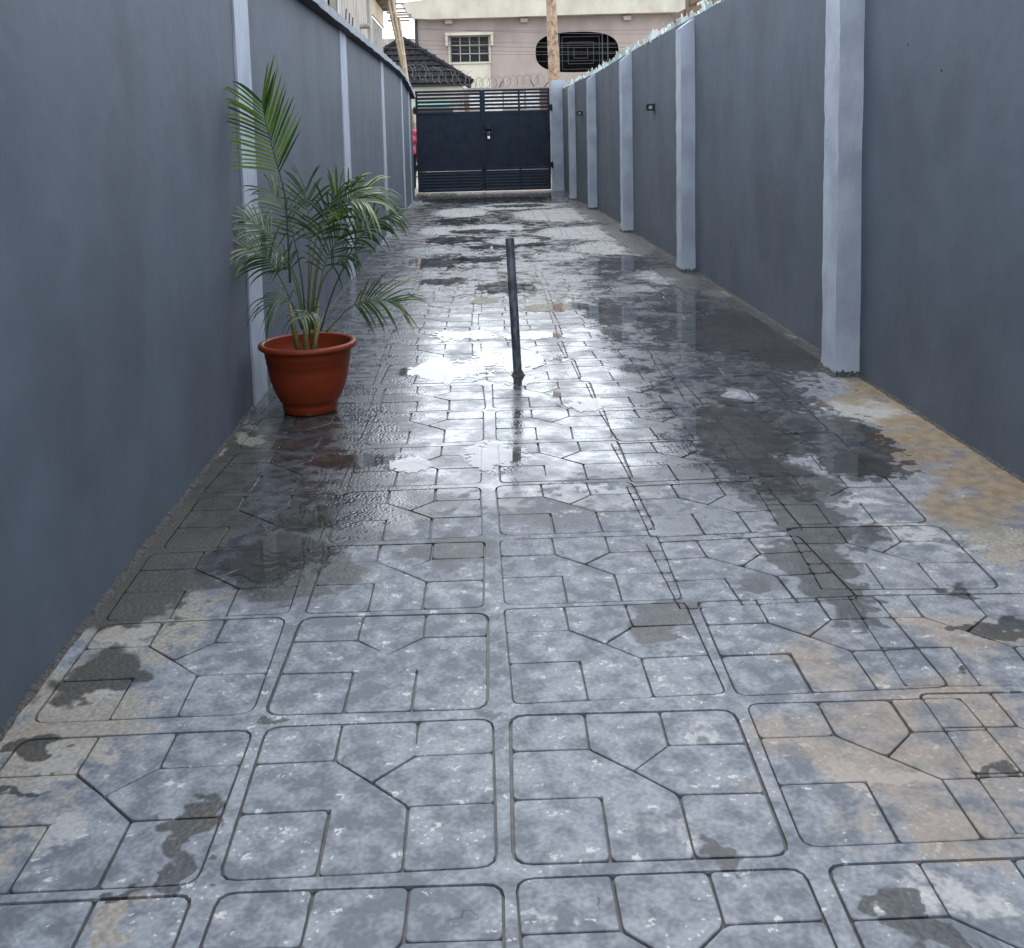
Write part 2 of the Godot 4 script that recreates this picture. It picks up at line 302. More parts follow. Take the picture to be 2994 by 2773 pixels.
	M.cable = plain("power_cable", lin(0.05, 0.05, 0.055), 0.6)
	M.mint = plain("mint_paint", lin(0.20, 0.46, 0.38), 0.6)
	M.white = mottled("peeling_white_paint", lin(0.45, 0.43, 0.41), lin(0.62, 0.60, 0.57), Vector3(0.8, 0.8, 0.8), 0.85, 0.2, 29)
	M.dark_stuff = plain("dark_board", lin(0.03, 0.028, 0.026), 0.8)  # flat dark colour painting the shade inside the shop opening
	M.glass = StandardMaterial3D.new()
	M.glass.resource_name = "broken_bottle_glass"
	M.glass.albedo_color = Color(lin(0.36, 0.44, 0.42), 0.55)
	M.glass.transparency = BaseMaterial3D.TRANSPARENCY_ALPHA
	M.glass.roughness = 0.12
	M.water = StandardMaterial3D.new()
	M.water.resource_name = "standing_water"
	M.water.albedo_color = Color(lin(0.035, 0.032, 0.028), 0.42)
	M.water.transparency = BaseMaterial3D.TRANSPARENCY_ALPHA
	M.water.roughness = 0.02
	M.skin = plain("skin", lin(0.10, 0.055, 0.035), 0.5)
	M.shirt = plain("pink_cloth", lin(0.62, 0.09, 0.16), 0.85)
	M.trousers = plain("dark_cloth", lin(0.015, 0.016, 0.022), 0.9)
	M.hair = plain("black_hair", lin(0.008, 0.007, 0.007), 0.7)
	M.sandal = plain("pale_sandal", lin(0.5, 0.45, 0.42), 0.7)


# ---------------------------------------------------------------- the pavement's surface

const TEX_W := 1536
const TEX_H := 2048
const TEX_X0 := -1.30
const TEX_XS := 3.60
const TEX_D0 := 1.6
const TEX_D1 := 25.3
const BLOCK := 16
var fields := {}
var fn := {}
var rows_color := []
var rows_rough := []
var rows_height := []
var rows_wet := []


# place in the pavement's texture: finer where the passage is walked from, coarser far off
func floor_uv(x: float, z: float) -> Vector2:
	var d := -z
	if d < TEX_D0: d = 2.0 * TEX_D0 - d
	return Vector2((x - TEX_X0) / TEX_XS, log(maxf(d, 0.1) / TEX_D0) / log(TEX_D1 / TEX_D0))


func field(list: Array) -> PackedFloat32Array:
	var gw := 192
	var gh := 320
	var data := PackedFloat32Array()
	data.resize(gw * gh)
	for j in gh:
		var z := -TEX_D0 * pow(TEX_D1 / TEX_D0, (j + 0.5) / gh)
		for i in gw:
			var x := TEX_X0 + TEX_XS * (i + 0.5) / gw
			var v := 0.0
			for b in list:
				var e := Vector2((x - b[0]) / b[2], (z - b[1]) / b[3]).length()
				if e < 1.5: v = maxf(v, float(b[4]) * smoothstep(1.5, 0.5, e))
			data[j * gw + i] = v
	var im := Image.create_from_data(gw, gh, false, Image.FORMAT_RF, data.to_byte_array())
	im.resize(TEX_W, TEX_H, Image.INTERPOLATE_BILINEAR)
	return im.get_data().to_float32_array()


func make_noise(sd: int, freq: float, oct: int, kind := FastNoiseLite.TYPE_SIMPLEX_SMOOTH) -> FastNoiseLite:
	var n := FastNoiseLite.new()
	n.seed = sd
	n.frequency = freq
	n.fractal_octaves = oct
	n.noise_type = kind
	if kind == FastNoiseLite.TYPE_CELLULAR: n.fractal_type = FastNoiseLite.FRACTAL_NONE
	return n


func floor_rows(block: int) -> void:
	var col := PackedByteArray()
	var rou := PackedByteArray()
	var hei := PackedByteArray()
	col.resize(TEX_W * BLOCK * 3)
	rou.resize(TEX_W * BLOCK)
	hei.resize(TEX_W * BLOCK)
	var big: FastNoiseLite = fn.big
	var mid: FastNoiseLite = fn.mid
	var fine: FastNoiseLite = fn.fine
	var cell: FastNoiseLite = fn.cell
	var drop: FastNoiseLite = fn.drop
	var blot: FastNoiseLite = fn.blot
	var wets := PackedByteArray()
	wets.resize(TEX_W * BLOCK)
	var f_film: PackedFloat32Array = fields.film
	var f_damp: PackedFloat32Array = fields.damp
	var f_dry: PackedFloat32Array = fields.dry
	var f_rust: PackedFloat32Array = fields.rust
	var f_ochre: PackedFloat32Array = fields.ochre
	var f_sand: PackedFloat32Array = fields.sand
	var f_pale: PackedFloat32Array = fields.pale
	var f_wild: PackedFloat32Array = fields.wild
	for r in BLOCK:
		var j := block * BLOCK + r
		var d := TEX_D0 * pow(TEX_D1 / TEX_D0, (j + 0.5) / TEX_H)
		for i in TEX_W:
			var x := TEX_X0 + TEX_XS * (i + 0.5) / TEX_W
			var k := j * TEX_W + i
			var a := big.get_noise_2d(x, d)
			var b := mid.get_noise_2d(x, d)
			var c := fine.get_noise_2d(x, d)
			var s := cell.get_noise_2d(x, d)
			var e := blot.get_noise_2d(x, d)
			var t := clampf(0.45 + 0.35 * a + 0.38 * e + 0.95 * b + 0.35 * c, 0.0, 1.0)
			var R := 0.082 + 0.118 * t
			var G := 0.094 + 0.123 * t
			var B := 0.114 + 0.127 * t
			var edge := 0.22 * e + 0.34 * b + 0.10 * c
			# stains wander from their outlines
			var e2 := blot.get_noise_2d(x + 37.0, d + 11.0)
			var k2 := clampi(j + int((e2 * 0.11 + b * 0.06) * TEX_H / (d * 2.76)), 0, TEX_H - 1) * TEX_W + clampi(i + int((e * 0.11 - b * 0.06) * 427.0), 0, TEX_W - 1)
			# flecks of splashed cement and paint
			if s < -0.89 and e + b > 0.34 or drop.get_noise_2d(x + 0.02 * c, d + 0.02 * b) < -0.948 + 0.09 * b + 0.03 * e:
				R = 0.36; G = 0.36; B = 0.35
			var h := 0.5 + 0.16 * b + 0.16 * c
			var v := f_pale[k2]
			if v > 0.05:
				var m := smoothstep(0.35, 0.75, v + edge * 1.3 + 0.25 * a)
				R = lerpf(R, 0.31, m * 0.7); G = lerpf(G, 0.31, m * 0.7); B = lerpf(B, 0.305, m * 0.7)
			v = f_rust[k2]
			if v > 0.05:
				var m := smoothstep(0.10, 1.25, v + edge * 1.5 + 0.7 * e)
				R = lerpf(R, 0.205, m * 0.62); G = lerpf(G, 0.160, m * 0.62); B = lerpf(B, 0.115, m * 0.62)
			v = f_sand[k2]
			if v > 0.05:
				var m := smoothstep(0.25, 0.95, v + edge * 1.2 + 0.3 * e)
				var w := 1.0 + 0.35 * c
				R = lerpf(R, 0.205 * w, m * 0.8); G = lerpf(G, 0.185 * w, m * 0.8); B = lerpf(B, 0.150 * w, m * 0.8)
				h += 0.10 * m * c
			v = f_ochre[k2]
			if v > 0.05:
				var m := smoothstep(0.05, 1.15, v + edge * 1.5 + 0.6 * e)
				R = lerpf(R, 0.150 + 0.06 * b, m * 0.85); G = lerpf(G, 0.106 + 0.05 * b, m * 0.85); B = lerpf(B, 0.055 + 0.04 * b, m * 0.85)
			var damp := 0.0
			v = f_damp[k2]
			if v > 0.05: damp = smoothstep(0.38, 0.66, v + edge * 0.75 + 0.05 * a)
			var fv := f_film[k2] - 0.75 * f_dry[k2] + edge * 0.9 + 0.2 * a
			var film := smoothstep(0.42, 0.60, fv)
			# rings left by drying water
			var ring := maxf(0.0, 1.0 - absf(fv - 0.33) / 0.035) + 0.7 * maxf(0.0, 1.0 - absf(fv - 0.22) / 0.025)
			var wet := maxf(damp, film)
			var soak := lerpf(1.0 - 0.32 * minf(ring, 1.0), 0.21, wet)
			var g := 1.0 + 0.13 * c
			R *= soak * g; G *= soak * g; B *= soak * g
			var wild := f_wild[k]
			# the stamped skin is coarse in places and smooth in others
			var coarse := smoothstep(-0.22, 0.30, e2 + 0.3 * b)
			var rough := lerpf(lerpf(0.72, 0.5, damp), 0.13 + 0.12 * b + 0.06 * wild + 0.22 * coarse, film)
			# water levels the fine grain where it stands; broken mortar stays rough
			h = lerpf(h, 0.5 + (0.07 + 0.10 * wild) * b + (0.09 + 0.20 * wild) * c, film)
			var q := (r * TEX_W + i) * 3
			# stored as sRGB
			col[q] = int(clampf(pow(maxf(R, 0.0), 0.4545) * 255.0, 0.0, 255.0))
			col[q + 1] = int(clampf(pow(maxf(G, 0.0), 0.4545) * 255.0, 0.0, 255.0))
			col[q + 2] = int(clampf(pow(maxf(B, 0.0), 0.4545) * 255.0, 0.0, 255.0))
			rou[r * TEX_W + i] = int(clampf(rough * 255.0, 8.0, 255.0))
			wets[r * TEX_W + i] = int(clampf(smoothstep(0.45, 1.0, fv) * smoothstep(-0.45, 0.35, b * 0.9 + e * 0.7 + 0.3 * c) * (1.0 - 0.85 * wild) * (1.0 - 0.4 * coarse) * 255.0, 0.0, 255.0))
			hei[r * TEX_W + i] = int(clampf(h * 255.0, 0.0, 255.0))
	rows_color[block] = col
	rows_rough[block] = rou
	rows_height[block] = hei
	rows_wet[block] = wets


func joined_rows(rows: Array, format: int) -> ImageTexture:
	var all := PackedByteArray()
	for r in rows: all.append_array(r)
	return ImageTexture.create_from_image(Image.create_from_data(TEX_W, TEX_H, false, format, all))


func make_floor_material() -> StandardMaterial3D:
	fn.big = make_noise(31, 1.1, 4)
	fn.mid = make_noise(32, 11.0, 5)
	fn.fine = make_noise(33, 55.0, 3)
	fn.cell = make_noise(34, 34.0, 1, FastNoiseLite.TYPE_CELLULAR)
	fn.drop = make_noise(36, 9.0, 1, FastNoiseLite.TYPE_CELLULAR)
	fn.blot = make_noise(35, 3.2, 5)
	fields.film = field(FILM)
	fields.damp = field(DAMP)
	fields.dry = field(DRY)
	fields.rust = field(RUST)
	fields.ochre = field(OCHRE)
	fields.sand = field(SAND)
	fields.pale = field(PALE)
	fields.wild = field(ROUGHW)
	var n := TEX_H / BLOCK
	rows_color.resize(n)
	rows_rough.resize(n)
	rows_height.resize(n)
	rows_wet.resize(n)
	var job := WorkerThreadPool.add_group_task(floor_rows, n)
	WorkerThreadPool.wait_for_group_task_completion(job)
	var m := StandardMaterial3D.new()
	m.resource_name = "stamped_concrete"
	m.albedo_texture = joined_rows(rows_color, Image.FORMAT_RGB8)
	m.roughness = 1.0
	m.roughness_texture = joined_rows(rows_rough, Image.FORMAT_L8)
	m.heightmap_enabled = true
	m.heightmap_texture = joined_rows(rows_height, Image.FORMAT_L8)
	m.heightmap_scale = 0.45
	m.texture_repeat = false
	# the film of rain water lying on it
	m.clearcoat_enabled = true
	m.clearcoat = 0.8
	m.clearcoat_roughness = 0.15
	m.clearcoat_texture = joined_rows(rows_wet, Image.FORMAT_L8)
	fields.clear()
	return m


# ---------------------------------------------------------------- the pavement's tiles

const GROOVES := [[0.33, 0.0, 0.33, 0.28], [0.0, 0.28, 0.33, 0.28], [0.67, 0.0, 0.67, 0.27], [0.67, 0.27, 1.0, 0.27], [0.33, 0.28, 0.50, 0.45], [0.50, 0.45, 0.66, 0.62],
	[0.67, 0.27, 0.50, 0.45], [0.0, 0.62, 0.35, 0.62], [0.35, 0.62, 0.35, 1.0], [0.66, 0.62, 1.0, 0.62], [0.66, 0.62, 0.66, 1.0]]


func in_quad(q: Array, s: float, t: float) -> Vector2:
	return q[0].lerp(q[1], s).lerp(q[3].lerp(q[2], s), t)


func groove(a: Vector2, b: Vector2, w0: float, w1: float) -> PackedVector2Array:
	var t := (b - a).normalized()
	var n := t.orthogonal()
	a -= t * w0
	b += t * w1
	return PackedVector2Array([a + n * w0, b + n * w1, b - n * w1, a - n * w0])


func rounded(q: Array, r: float) -> PackedVector2Array:
	var out := PackedVector2Array()
	for i in 4:
		var c: Vector2 = q[i]
		var p: Vector2 = c + (q[(i + 3) % 4] - c).normalized() * r
		var n: Vector2 = c + (q[(i + 1) % 4] - c).normalized() * r
		for k in 4:
			var t := k / 3.0
			out.append(p.lerp(c, t).lerp(c.lerp(n, t), t))
	return out


func cut(pieces: Array, by: PackedVector2Array) -> Array:
	var out := []
	for p in pieces:
		var res := Geometry2D.clip_polygons(p, by)
		var fine_res := res.size() > 0
		for r in res:
			if Geometry2D.is_polygon_clockwise(r) or Geometry2D.triangulate_polygon(r).is_empty(): fine_res = false
		if fine_res: out.append_array(res)
		elif res.size() > 0: out.append(p)
	return out


func area(p: PackedVector2Array) -> float:
	var s := 0.0
	for i in p.size(): s += p[i].cross(p[(i + 1) % p.size()])
	return absf(s) * 0.5


func ccw(p: PackedVector2Array) -> PackedVector2Array:
	if Geometry2D.is_polygon_clockwise(p): p.reverse()
	return p


func floor_vertex(st: SurfaceTool, p: Vector3) -> void:
	st.set_uv(floor_uv(p.x, p.z))
	st.add_vertex(p)


# rounds the sharp outward corners of a counter-clockwise outline
func worn(p: PackedVector2Array, r: float) -> PackedVector2Array:
	var out := PackedVector2Array()
	var n := p.size()
	for i in n:
		var a := p[(i + n - 1) % n]
		var c := p[i]
		var b := p[(i + 1) % n]
		var u := a - c
		var v := b - c
		var turn := (-u).cross(v)
		var cosine := u.normalized().dot(v.normalized())
		var q := minf(r, minf(u.length(), v.length()) * 0.45)
		if turn > 0.0 and cosine > -0.75 and q > 0.002:
			var s := c + u.normalized() * q
			var e := c + v.normalized() * q
			for k in 4:
				var t := k / 3.0
				out.append(s.lerp(c, t).lerp(c.lerp(e, t), t))
		else:
			out.append(c)
	return out


# one tile: its top leans by tilt, its edges are worn round, its sides go down into the joint
func tile_shape(st: SurfaceTool, p: PackedVector2Array, y: float, tilt: Vector2, deep: float, bevel := 0.0) -> void:
	var c := Vector2.ZERO
	for v in p: c += v
	c /= p.size()
	var top := []
	var rim := []
	var n := p.size()
	var way := 1.0 if Geometry2D.is_polygon_clockwise(p) else -1.0
	for i in n:
		var v := p[i]
		rim.append(Vector3(v.x, y + (v - c).dot(tilt) - bevel * 0.9, v.y))
		if bevel > 0.0:
			var t0 := (v - p[(i + n - 1) % n]).normalized()
			var t1 := (p[(i + 1) % n] - v).normalized()
			var inward := (Vector2(t0.y, -t0.x) + Vector2(t1.y, -t1.x)) * way
			v += inward.limit_length(1.0) * bevel
		top.append(Vector3(v.x, y + (v - c).dot(tilt), v.y))
	var idx := Geometry2D.triangulate_polygon(p)
	for i in range(0, idx.size(), 3):
		var a: Vector3 = top[idx[i]]
		var b: Vector3 = top[idx[i + 1]]
		var d: Vector3 = top[idx[i + 2]]
		var flip := Plane(a, b, d).normal.y < 0.0
		floor_vertex(st, a)
		floor_vertex(st, d if flip else b)
		floor_vertex(st, b if flip else d)
	var turn := -1.0 if Geometry2D.is_polygon_clockwise(p) else 1.0
	for i in p.size():
		var k := (i + 1) % p.size()
		if bevel > 0.0:
			var w := [top[i], top[k], rim[k], rim[i]]
			var o := [0, 1, 2, 0, 2, 3] if Plane(w[0], w[1], w[2]).normal.y > 0.0 else [0, 2, 1, 0, 3, 2]
			for e in o: floor_vertex(st, w[e])
		var a: Vector3 = rim[i]
		var b: Vector3 = rim[k]
		var a2 := Vector3(a.x, -deep, a.z)
		var b2 := Vector3(b.x, -deep, b.z)
		var out := Vector3(b.z - a.z, 0, a.x - b.x) * turn
		var q := [a, b, b2, a2]
		if Plane(a, b, b2).normal.dot(out) < 0.0: q = [a, a2, b2, b]
		for w in [0, 1, 2, 0, 2, 3]: floor_vertex(st, q[w])


func make_pavement() -> void:
	var mat := make_floor_material()
	print("floor texture ", Time.get_ticks_msec())
	var pave := Node3D.new()
	pave.name = "pavement"
	add_child(pave)
	tag(pave, "", "", "", "structure")
	# slab in the joints
	var st := start()
	var zs := []
	var z := 3.0
	while z > -25.2:
		zs.append(z)
		z -= maxf(0.1, absf(z) * 0.05)
	zs.append(-25.2)
	for i in zs.size() - 1:
		for k in 8:
			var xa := lerpf(-1.26, 2.30, k / 8.0)
			var xb := lerpf(-1.26, 2.30, (k + 1) / 8.0)
			var q := [Vector3(xa, -0.0085, zs[i]), Vector3(xb, -0.0085, zs[i]), Vector3(xb, -0.0085, zs[i + 1]), Vector3(xa, -0.0085, zs[i + 1])]
			var o := [0, 2, 1, 0, 3, 2] if Plane(q[0], q[1], q[2]).normal.y < 0.0 else [0, 1, 2, 0, 2, 3]
			for w in o: floor_vertex(st, q[w])
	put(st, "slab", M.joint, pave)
	# the stamps: quads on the ground, far side first
	var cols := [[-1.172, -0.608], [-0.553, 0.012], [0.068, 0.632], [0.674, 1.236], [1.285, 1.845]]
	var tops := [-0.80, -1.405, -1.975, -2.575, -3.185, -3.755, -4.345, -4.95]
	var bottoms := [-0.24, -0.85, -1.45, -2.025, -2.635, -3.225, -3.80, -4.40]
	while tops[-1] > -24.0:
		tops.append(tops[-1] - 0.604)
		bottoms.append(bottoms[-1] - 0.604)
	rng.seed = 77
	var stamps := []
	for r in tops.size():
		var z_top: float = tops[r]
		var z_bot: float = bottoms[r]
		var drift := 0.03 * sin(r * 0.9) + 0.02 * sin(r * 0.37)
		for c in cols.size():
			var x0: float = cols[c][0]
			var x1: float = cols[c][1]
			var dx := rng.randf_range(-0.012, 0.012) + (drift if r > 6 else 0.0)
			var dz := rng.randf_range(-0.012, 0.012)
			var turn := rng.randf_range(-0.018, 0.018) + 0.012
			if c == 4 and r >= 3 and r < 11:
				dx -= 0.16
				turn += 0.05
			if c == 3 and r >= 5 and r < 12:
				dx -= 0.06
				turn -= 0.04
				dz += 0.06
			if c == 0: dx = maxf(dx, -0.01)
			var mid := Vector2((x0 + x1) * 0.5 + dx, (z_top + z_bot) * 0.5 + dz)
			var hx := (x1 - x0) * 0.5
			var hz := (z_bot - z_top) * 0.5
			var q := []
			for e in [[-1, -1], [1, -1], [1, 1], [-1, 1]]:
				q.append(mid + Vector2(e[0] * hx + rng.randf_range(-0.006, 0.006), e[1] * hz + rng.randf_range(-0.006, 0.006)).rotated(turn))
			stamps.append({"q": q, "mid": mid, "row": r})
	# outlines, joints and bounds
	for s in stamps:
		s.plate = ccw(rounded(s.q, rng.randf_range(0.02, 0.05)))
		var w := rng.randf_range(0.0020, 0.0042)
		s.out = ccw(Geometry2D.offset_polygon(s.plate, w * 2.0)[0])
		s.strips = []
		for g in GROOVES:
			var a := in_quad(s.q, g[0], g[1])
			var b := in_quad(s.q, g[2], g[3])
			var w0 := rng.randf_range(0.0018, 0.0042)
			var w1 := rng.randf_range(0.0018, 0.0042)
			var luck := rng.randf()
			if luck < 0.05: b = a.lerp(b, rng.randf_range(0.5, 0.75)); w1 = 0.0005
			s.strips.append(groove(a, b, w0, w1))
		s.rim = []
		for i in 4: s.rim.append(groove(s.q[i], s.q[(i + 1) % 4], 0.0018, 0.0014))
	var extra := []
	for line in EXTRA_GROOVES:
		for i in line.size() - 1:
			extra.append(groove(Vector2(line[i][0], line[i][1]), Vector2(line[i + 1][0], line[i + 1][1]), 0.002, 0.0016))
	var rest := start()
	var tiles := 0
	var bands := start()
	for n in stamps.size():
		var s: Dictionary = stamps[n]
		var pieces := [s.plate]
		var near := []
		for m in range(maxi(0, n - 7), mini(stamps.size(), n + 8)):
			if m != n and stamps[m].mid.distance_to(s.mid) < 0.80: near.append(m)
		for m in near:
			if m < n: pieces = cut(pieces, stamps[m].out)
		for g in s.strips: pieces = cut(pieces, g)
		for m in near:
			if stamps[m].row >= 3 and stamps[m].row < 12 and not Geometry2D.intersect_polygons(s.plate, stamps[m].plate).is_empty():
				for g in stamps[m].strips: pieces = cut(pieces, g)
				for g in stamps[m].rim: pieces = cut(pieces, g)
		for g in extra:
			if g[0].distance_to(s.mid) < 0.9: pieces = cut(pieces, g)
		for raw in pieces:
			if area(raw) < 0.00008: continue
			var p: PackedVector2Array = worn(raw, rng.randf_range(0.006, 0.018))
			if Geometry2D.triangulate_polygon(p).is_empty(): p = raw
			var y := rng.randf_range(-0.0006, 0.0008)
			var tilt := Vector2(rng.randf_range(-1, 1), rng.randf_range(-1, 1)) * 0.0055
			if s.row >= 2 and tiles < 300 and area(p) > 0.002:
				var one := start()
				tile_shape(one, p, y, tilt, 0.0088, 0.0018)
				put(one, "tile", mat, pave)
				tiles += 1
			else:
				tile_shape(rest, p, y, tilt, 0.0088, 0.0018 if s.row < 22 else 0.0)
	tag(put(rest, "far_tiles", mat, pave), "", "", "", "stuff")
	# plain bands between the stamps, cut out of a grid of cells
	var gx := [-1.245, -0.89, -0.5805, -0.27, 0.04, 0.35, 0.653, 0.955, 1.26, 1.565, 1.88, 2.07, 2.26]
	var z0 := 0.4
	while z0 > -25.1:
		var z1 := z0 - 0.30
		for k in gx.size() - 1:
			var cell := ccw(PackedVector2Array([Vector2(gx[k], z1), Vector2(gx[k + 1], z1), Vector2(gx[k + 1], z0), Vector2(gx[k], z0)]))
			var pieces := [cell]
			var c := Vector2((gx[k] + gx[k + 1]) * 0.5, (z0 + z1) * 0.5)
			for s in stamps:
				if absf(s.mid.y - c.y) > 0.62 or absf(s.mid.x - c.x) > 0.62: continue
				var next := []
				for p in pieces:
					for r in Geometry2D.clip_polygons(p, s.out):
						if not Geometry2D.is_polygon_clockwise(r): next.append(r)
				pieces = next
			for p in pieces:
				if area(p) > 0.00003 and not Geometry2D.triangulate_polygon(p).is_empty(): tile_shape(bands, p, 0.0, Vector2.ZERO, 0.0088)
		z0 = z1
	tag(put(bands, "joint_band", mat, pave), "", "", "", "stuff")
	# smooth concrete behind the stamped part
	st = start()
	for i in 12:
		var za := 0.4 + 0.22 * i
		var q := [Vector3(-1.245, 0, za), Vector3(2.26, 0, za), Vector3(2.26, 0, za + 0.22), Vector3(-1.245, 0, za + 0.22)]
		var o := [0, 2, 1, 0, 3, 2] if Plane(q[0], q[1], q[2]).normal.y < 0.0 else [0, 1, 2, 0, 2, 3]
		for w in o: floor_vertex(st, q[w])
	put(st, "apron", mat, pave)
	# broken mortar along the foot of each wall
	for side in [-1.0, 1.0]:
		st = start()
		var x0 := LEFT_X if side < 0 else RIGHT_X
		var f := func(u: float, v: float) -> Vector3:
			var zz := lerpf(0.5, -23.4, u)
			var r := 0.5 + 0.5 * wob.get_noise_2d(zz * 9.0, side * 40.0)
			var wide := 0.022 + 0.03 * r
			var high := 0.012 + 0.03 * (0.5 + 0.5 * wob.get_noise_2d(zz * 14.0, 90.0 + side * 30.0))
			var bump := 0.006 * wob.get_noise_2d(zz * 60.0, v * 9.0 + side * 70.0)
			return Vector3(x0 - side * (wide * v - 0.012), high * pow(1.0 - v, 1.4) + bump * (1.0 - absf(v * 2 - 1)) - 0.006 * v, zz)
		sheet(st, 700, 4, f, Vector3(-side, 1, 0))
		put(st, "mortar_edge", M.dirt, pave)


# ---------------------------------------------------------------- puddles

func make_puddles() -> void:
	var n1 := make_noise(51, 3.2, 4)
	for b in PUDDLES:
		var rx: float = b[2]
		var rz: float = maxf(b[3], 0.05)
		var step := clampf(minf(rx, rz) * 0.05, 0.006, 0.02)
		var nx := int(ceil(rx * 3.0 / step))
		var nz := int(ceil(rz * 3.0 / step))
		if nx * nz > 60000:
			step *= sqrt(nx * nz / 60000.0)
			nx = int(ceil(rx * 3.0 / step))
			nz = int(ceil(rz * 3.0 / step))
		var lean: float = 1.0 - 0.055 * clampf(-b[1] - 6.0, 0.0, 10.0)
		var val := PackedFloat32Array()
		val.resize((nx + 1) * (nz + 1))
		for j in nz + 1:
			for i in nx + 1:
				var x: float = b[0] + (i - nx * 0.5) * step
				var z: float = b[1] + (j - nz * 0.5) * step
				var e := Vector2((x - b[0]) / rx, (z - b[1]) / rz).length_squared()
				var inside := minf(x + 1.20, 2.15 - x) * 8.0
				val[j * (nx + 1) + i] = minf(1.0 - e + 1.2 * n1.get_noise_2d(x * 1.5, z * lean) + 0.95 * n1.get_noise_2d(x * 4.0 + 50.0, z * 3.4 * lean) + 0.75 * n1.get_noise_2d(x * 12.0, z * 11.0 + 80.0), inside)
		var st := start()
		var any := false
		for j in nz:
			for i in nx:
				var cs := []
				for e in [[0, 0], [1, 0], [1, 1], [0, 1]]:
					cs.append([b[0] + (i + e[0] - nx * 0.5) * step, b[1] + (j + e[1] - nz * 0.5) * step, val[(j + e[1]) * (nx + 1) + i + e[0]]])
				var poly := []
				for k in 4:
					var p: Array = cs[k]
					var q: Array = cs[(k + 1) % 4]
					if p[2] > 0.0: poly.append(Vector3(p[0], 0.0, p[1]))
					if (p[2] > 0.0) != (q[2] > 0.0):
						var t: float = p[2] / (p[2] - q[2])
						poly.append(Vector3(lerpf(p[0], q[0], t), 0.0, lerpf(p[1], q[1], t)))
				if poly.size() > 2:
					any = true
					face(st, poly, Vector3.UP)
		if any:
			var o := put(st, "puddle", M.water)
			o.position.y = 0.0034 + 0.0002 * (numbers.puddle % 5)
			tag(o, "", "", "", "structure")


# ---------------------------------------------------------------- the two walls

func along(table: Array, z: float) -> float:
	for i in table.size() - 1:
		if z >= table[i + 1][0]:
			return lerpf(table[i][1], table[i + 1][1], clampf((table[i][0] - z) / (table[i][0] - table[i + 1][0]), 0.0, 1.0))
	return table[-1][1]


const RIGHT_TOP := [[4.0, 2.66], [-9.6, 2.54], [-14.5, 2.48], [-18.5, 2.40], [-22.6, 2.32], [-25.2, 2.32]]
const RIGHT_LINE := [[4.0, 2.24], [-19.4, 2.24], [-21.4, 2.12], [-25.2, 2.15]]
const LEFT_TOP := [[4.0, 2.465], [-18.3, 2.465], [-19.8, 2.43], [-21.0, 2.36], [-22.0, 2.285], [-23.55, 2.14]]


func wall_x(side: float, z: float) -> float:
	return LEFT_X if side < 0 else along(RIGHT_LINE, z)


func wall_top(side: float, z: float) -> float:
	return along(LEFT_TOP, z) if side < 0 else along(RIGHT_TOP, z)


func wall_panel(side: float, z_end: float, parent: Node3D) -> void:
	var st := start()
	var f := func(u: float, v: float) -> Vector3:
		var z := lerpf(3.0, z_end, u)
		var y := lerpf(-0.05, wall_top(side, z) + 0.002, v)
		var d := 0.006 * wob.get_noise_3d(z * 0.8, y * 0.9, side * 9.0) + 0.0022 * wob.get_noise_3d(z * 5.0, y * 4.0, side * 19.0)
		return Vector3(wall_x(side, z) - side * d, y, z)
	sheet(st, 180, 22, f, Vector3(-side, 0, 0))
	var n := 26
	for i in n:
		var za := lerpf(3.0, z_end, float(i) / n)
		var zb := lerpf(3.0, z_end, float(i + 1) / n)
		var xa := wall_x(side, za) + side * 0.009
		var xb := wall_x(side, zb) + side * 0.009
		var ta := wall_top(side, za)
		var tb := wall_top(side, zb)
		var w := side * 0.2
		face(st, [Vector3(xa - side * 0.009, ta, za), Vector3(xb - side * 0.009, tb, zb), Vector3(xb + w, tb, zb), Vector3(xa + w, ta, za)], Vector3.UP)
		face(st, [Vector3(xa + w, -0.05, za), Vector3(xb + w, -0.05, zb), Vector3(xb + w, tb, zb), Vector3(xa + w, ta, za)], Vector3(side, 0, 0))
	for z in [3.0, z_end]:
		var x := wall_x(side, z)
		face(st, [Vector3(x, -0.05, z), Vector3(x + side * 0.209, -0.05, z), Vector3(x + side * 0.209, wall_top(side, z), z), Vector3(x, wall_top(side, z), z)], Vector3(0, 0, 1 if z > 0 else -1))
	put(st, "panel", M.wall, parent)


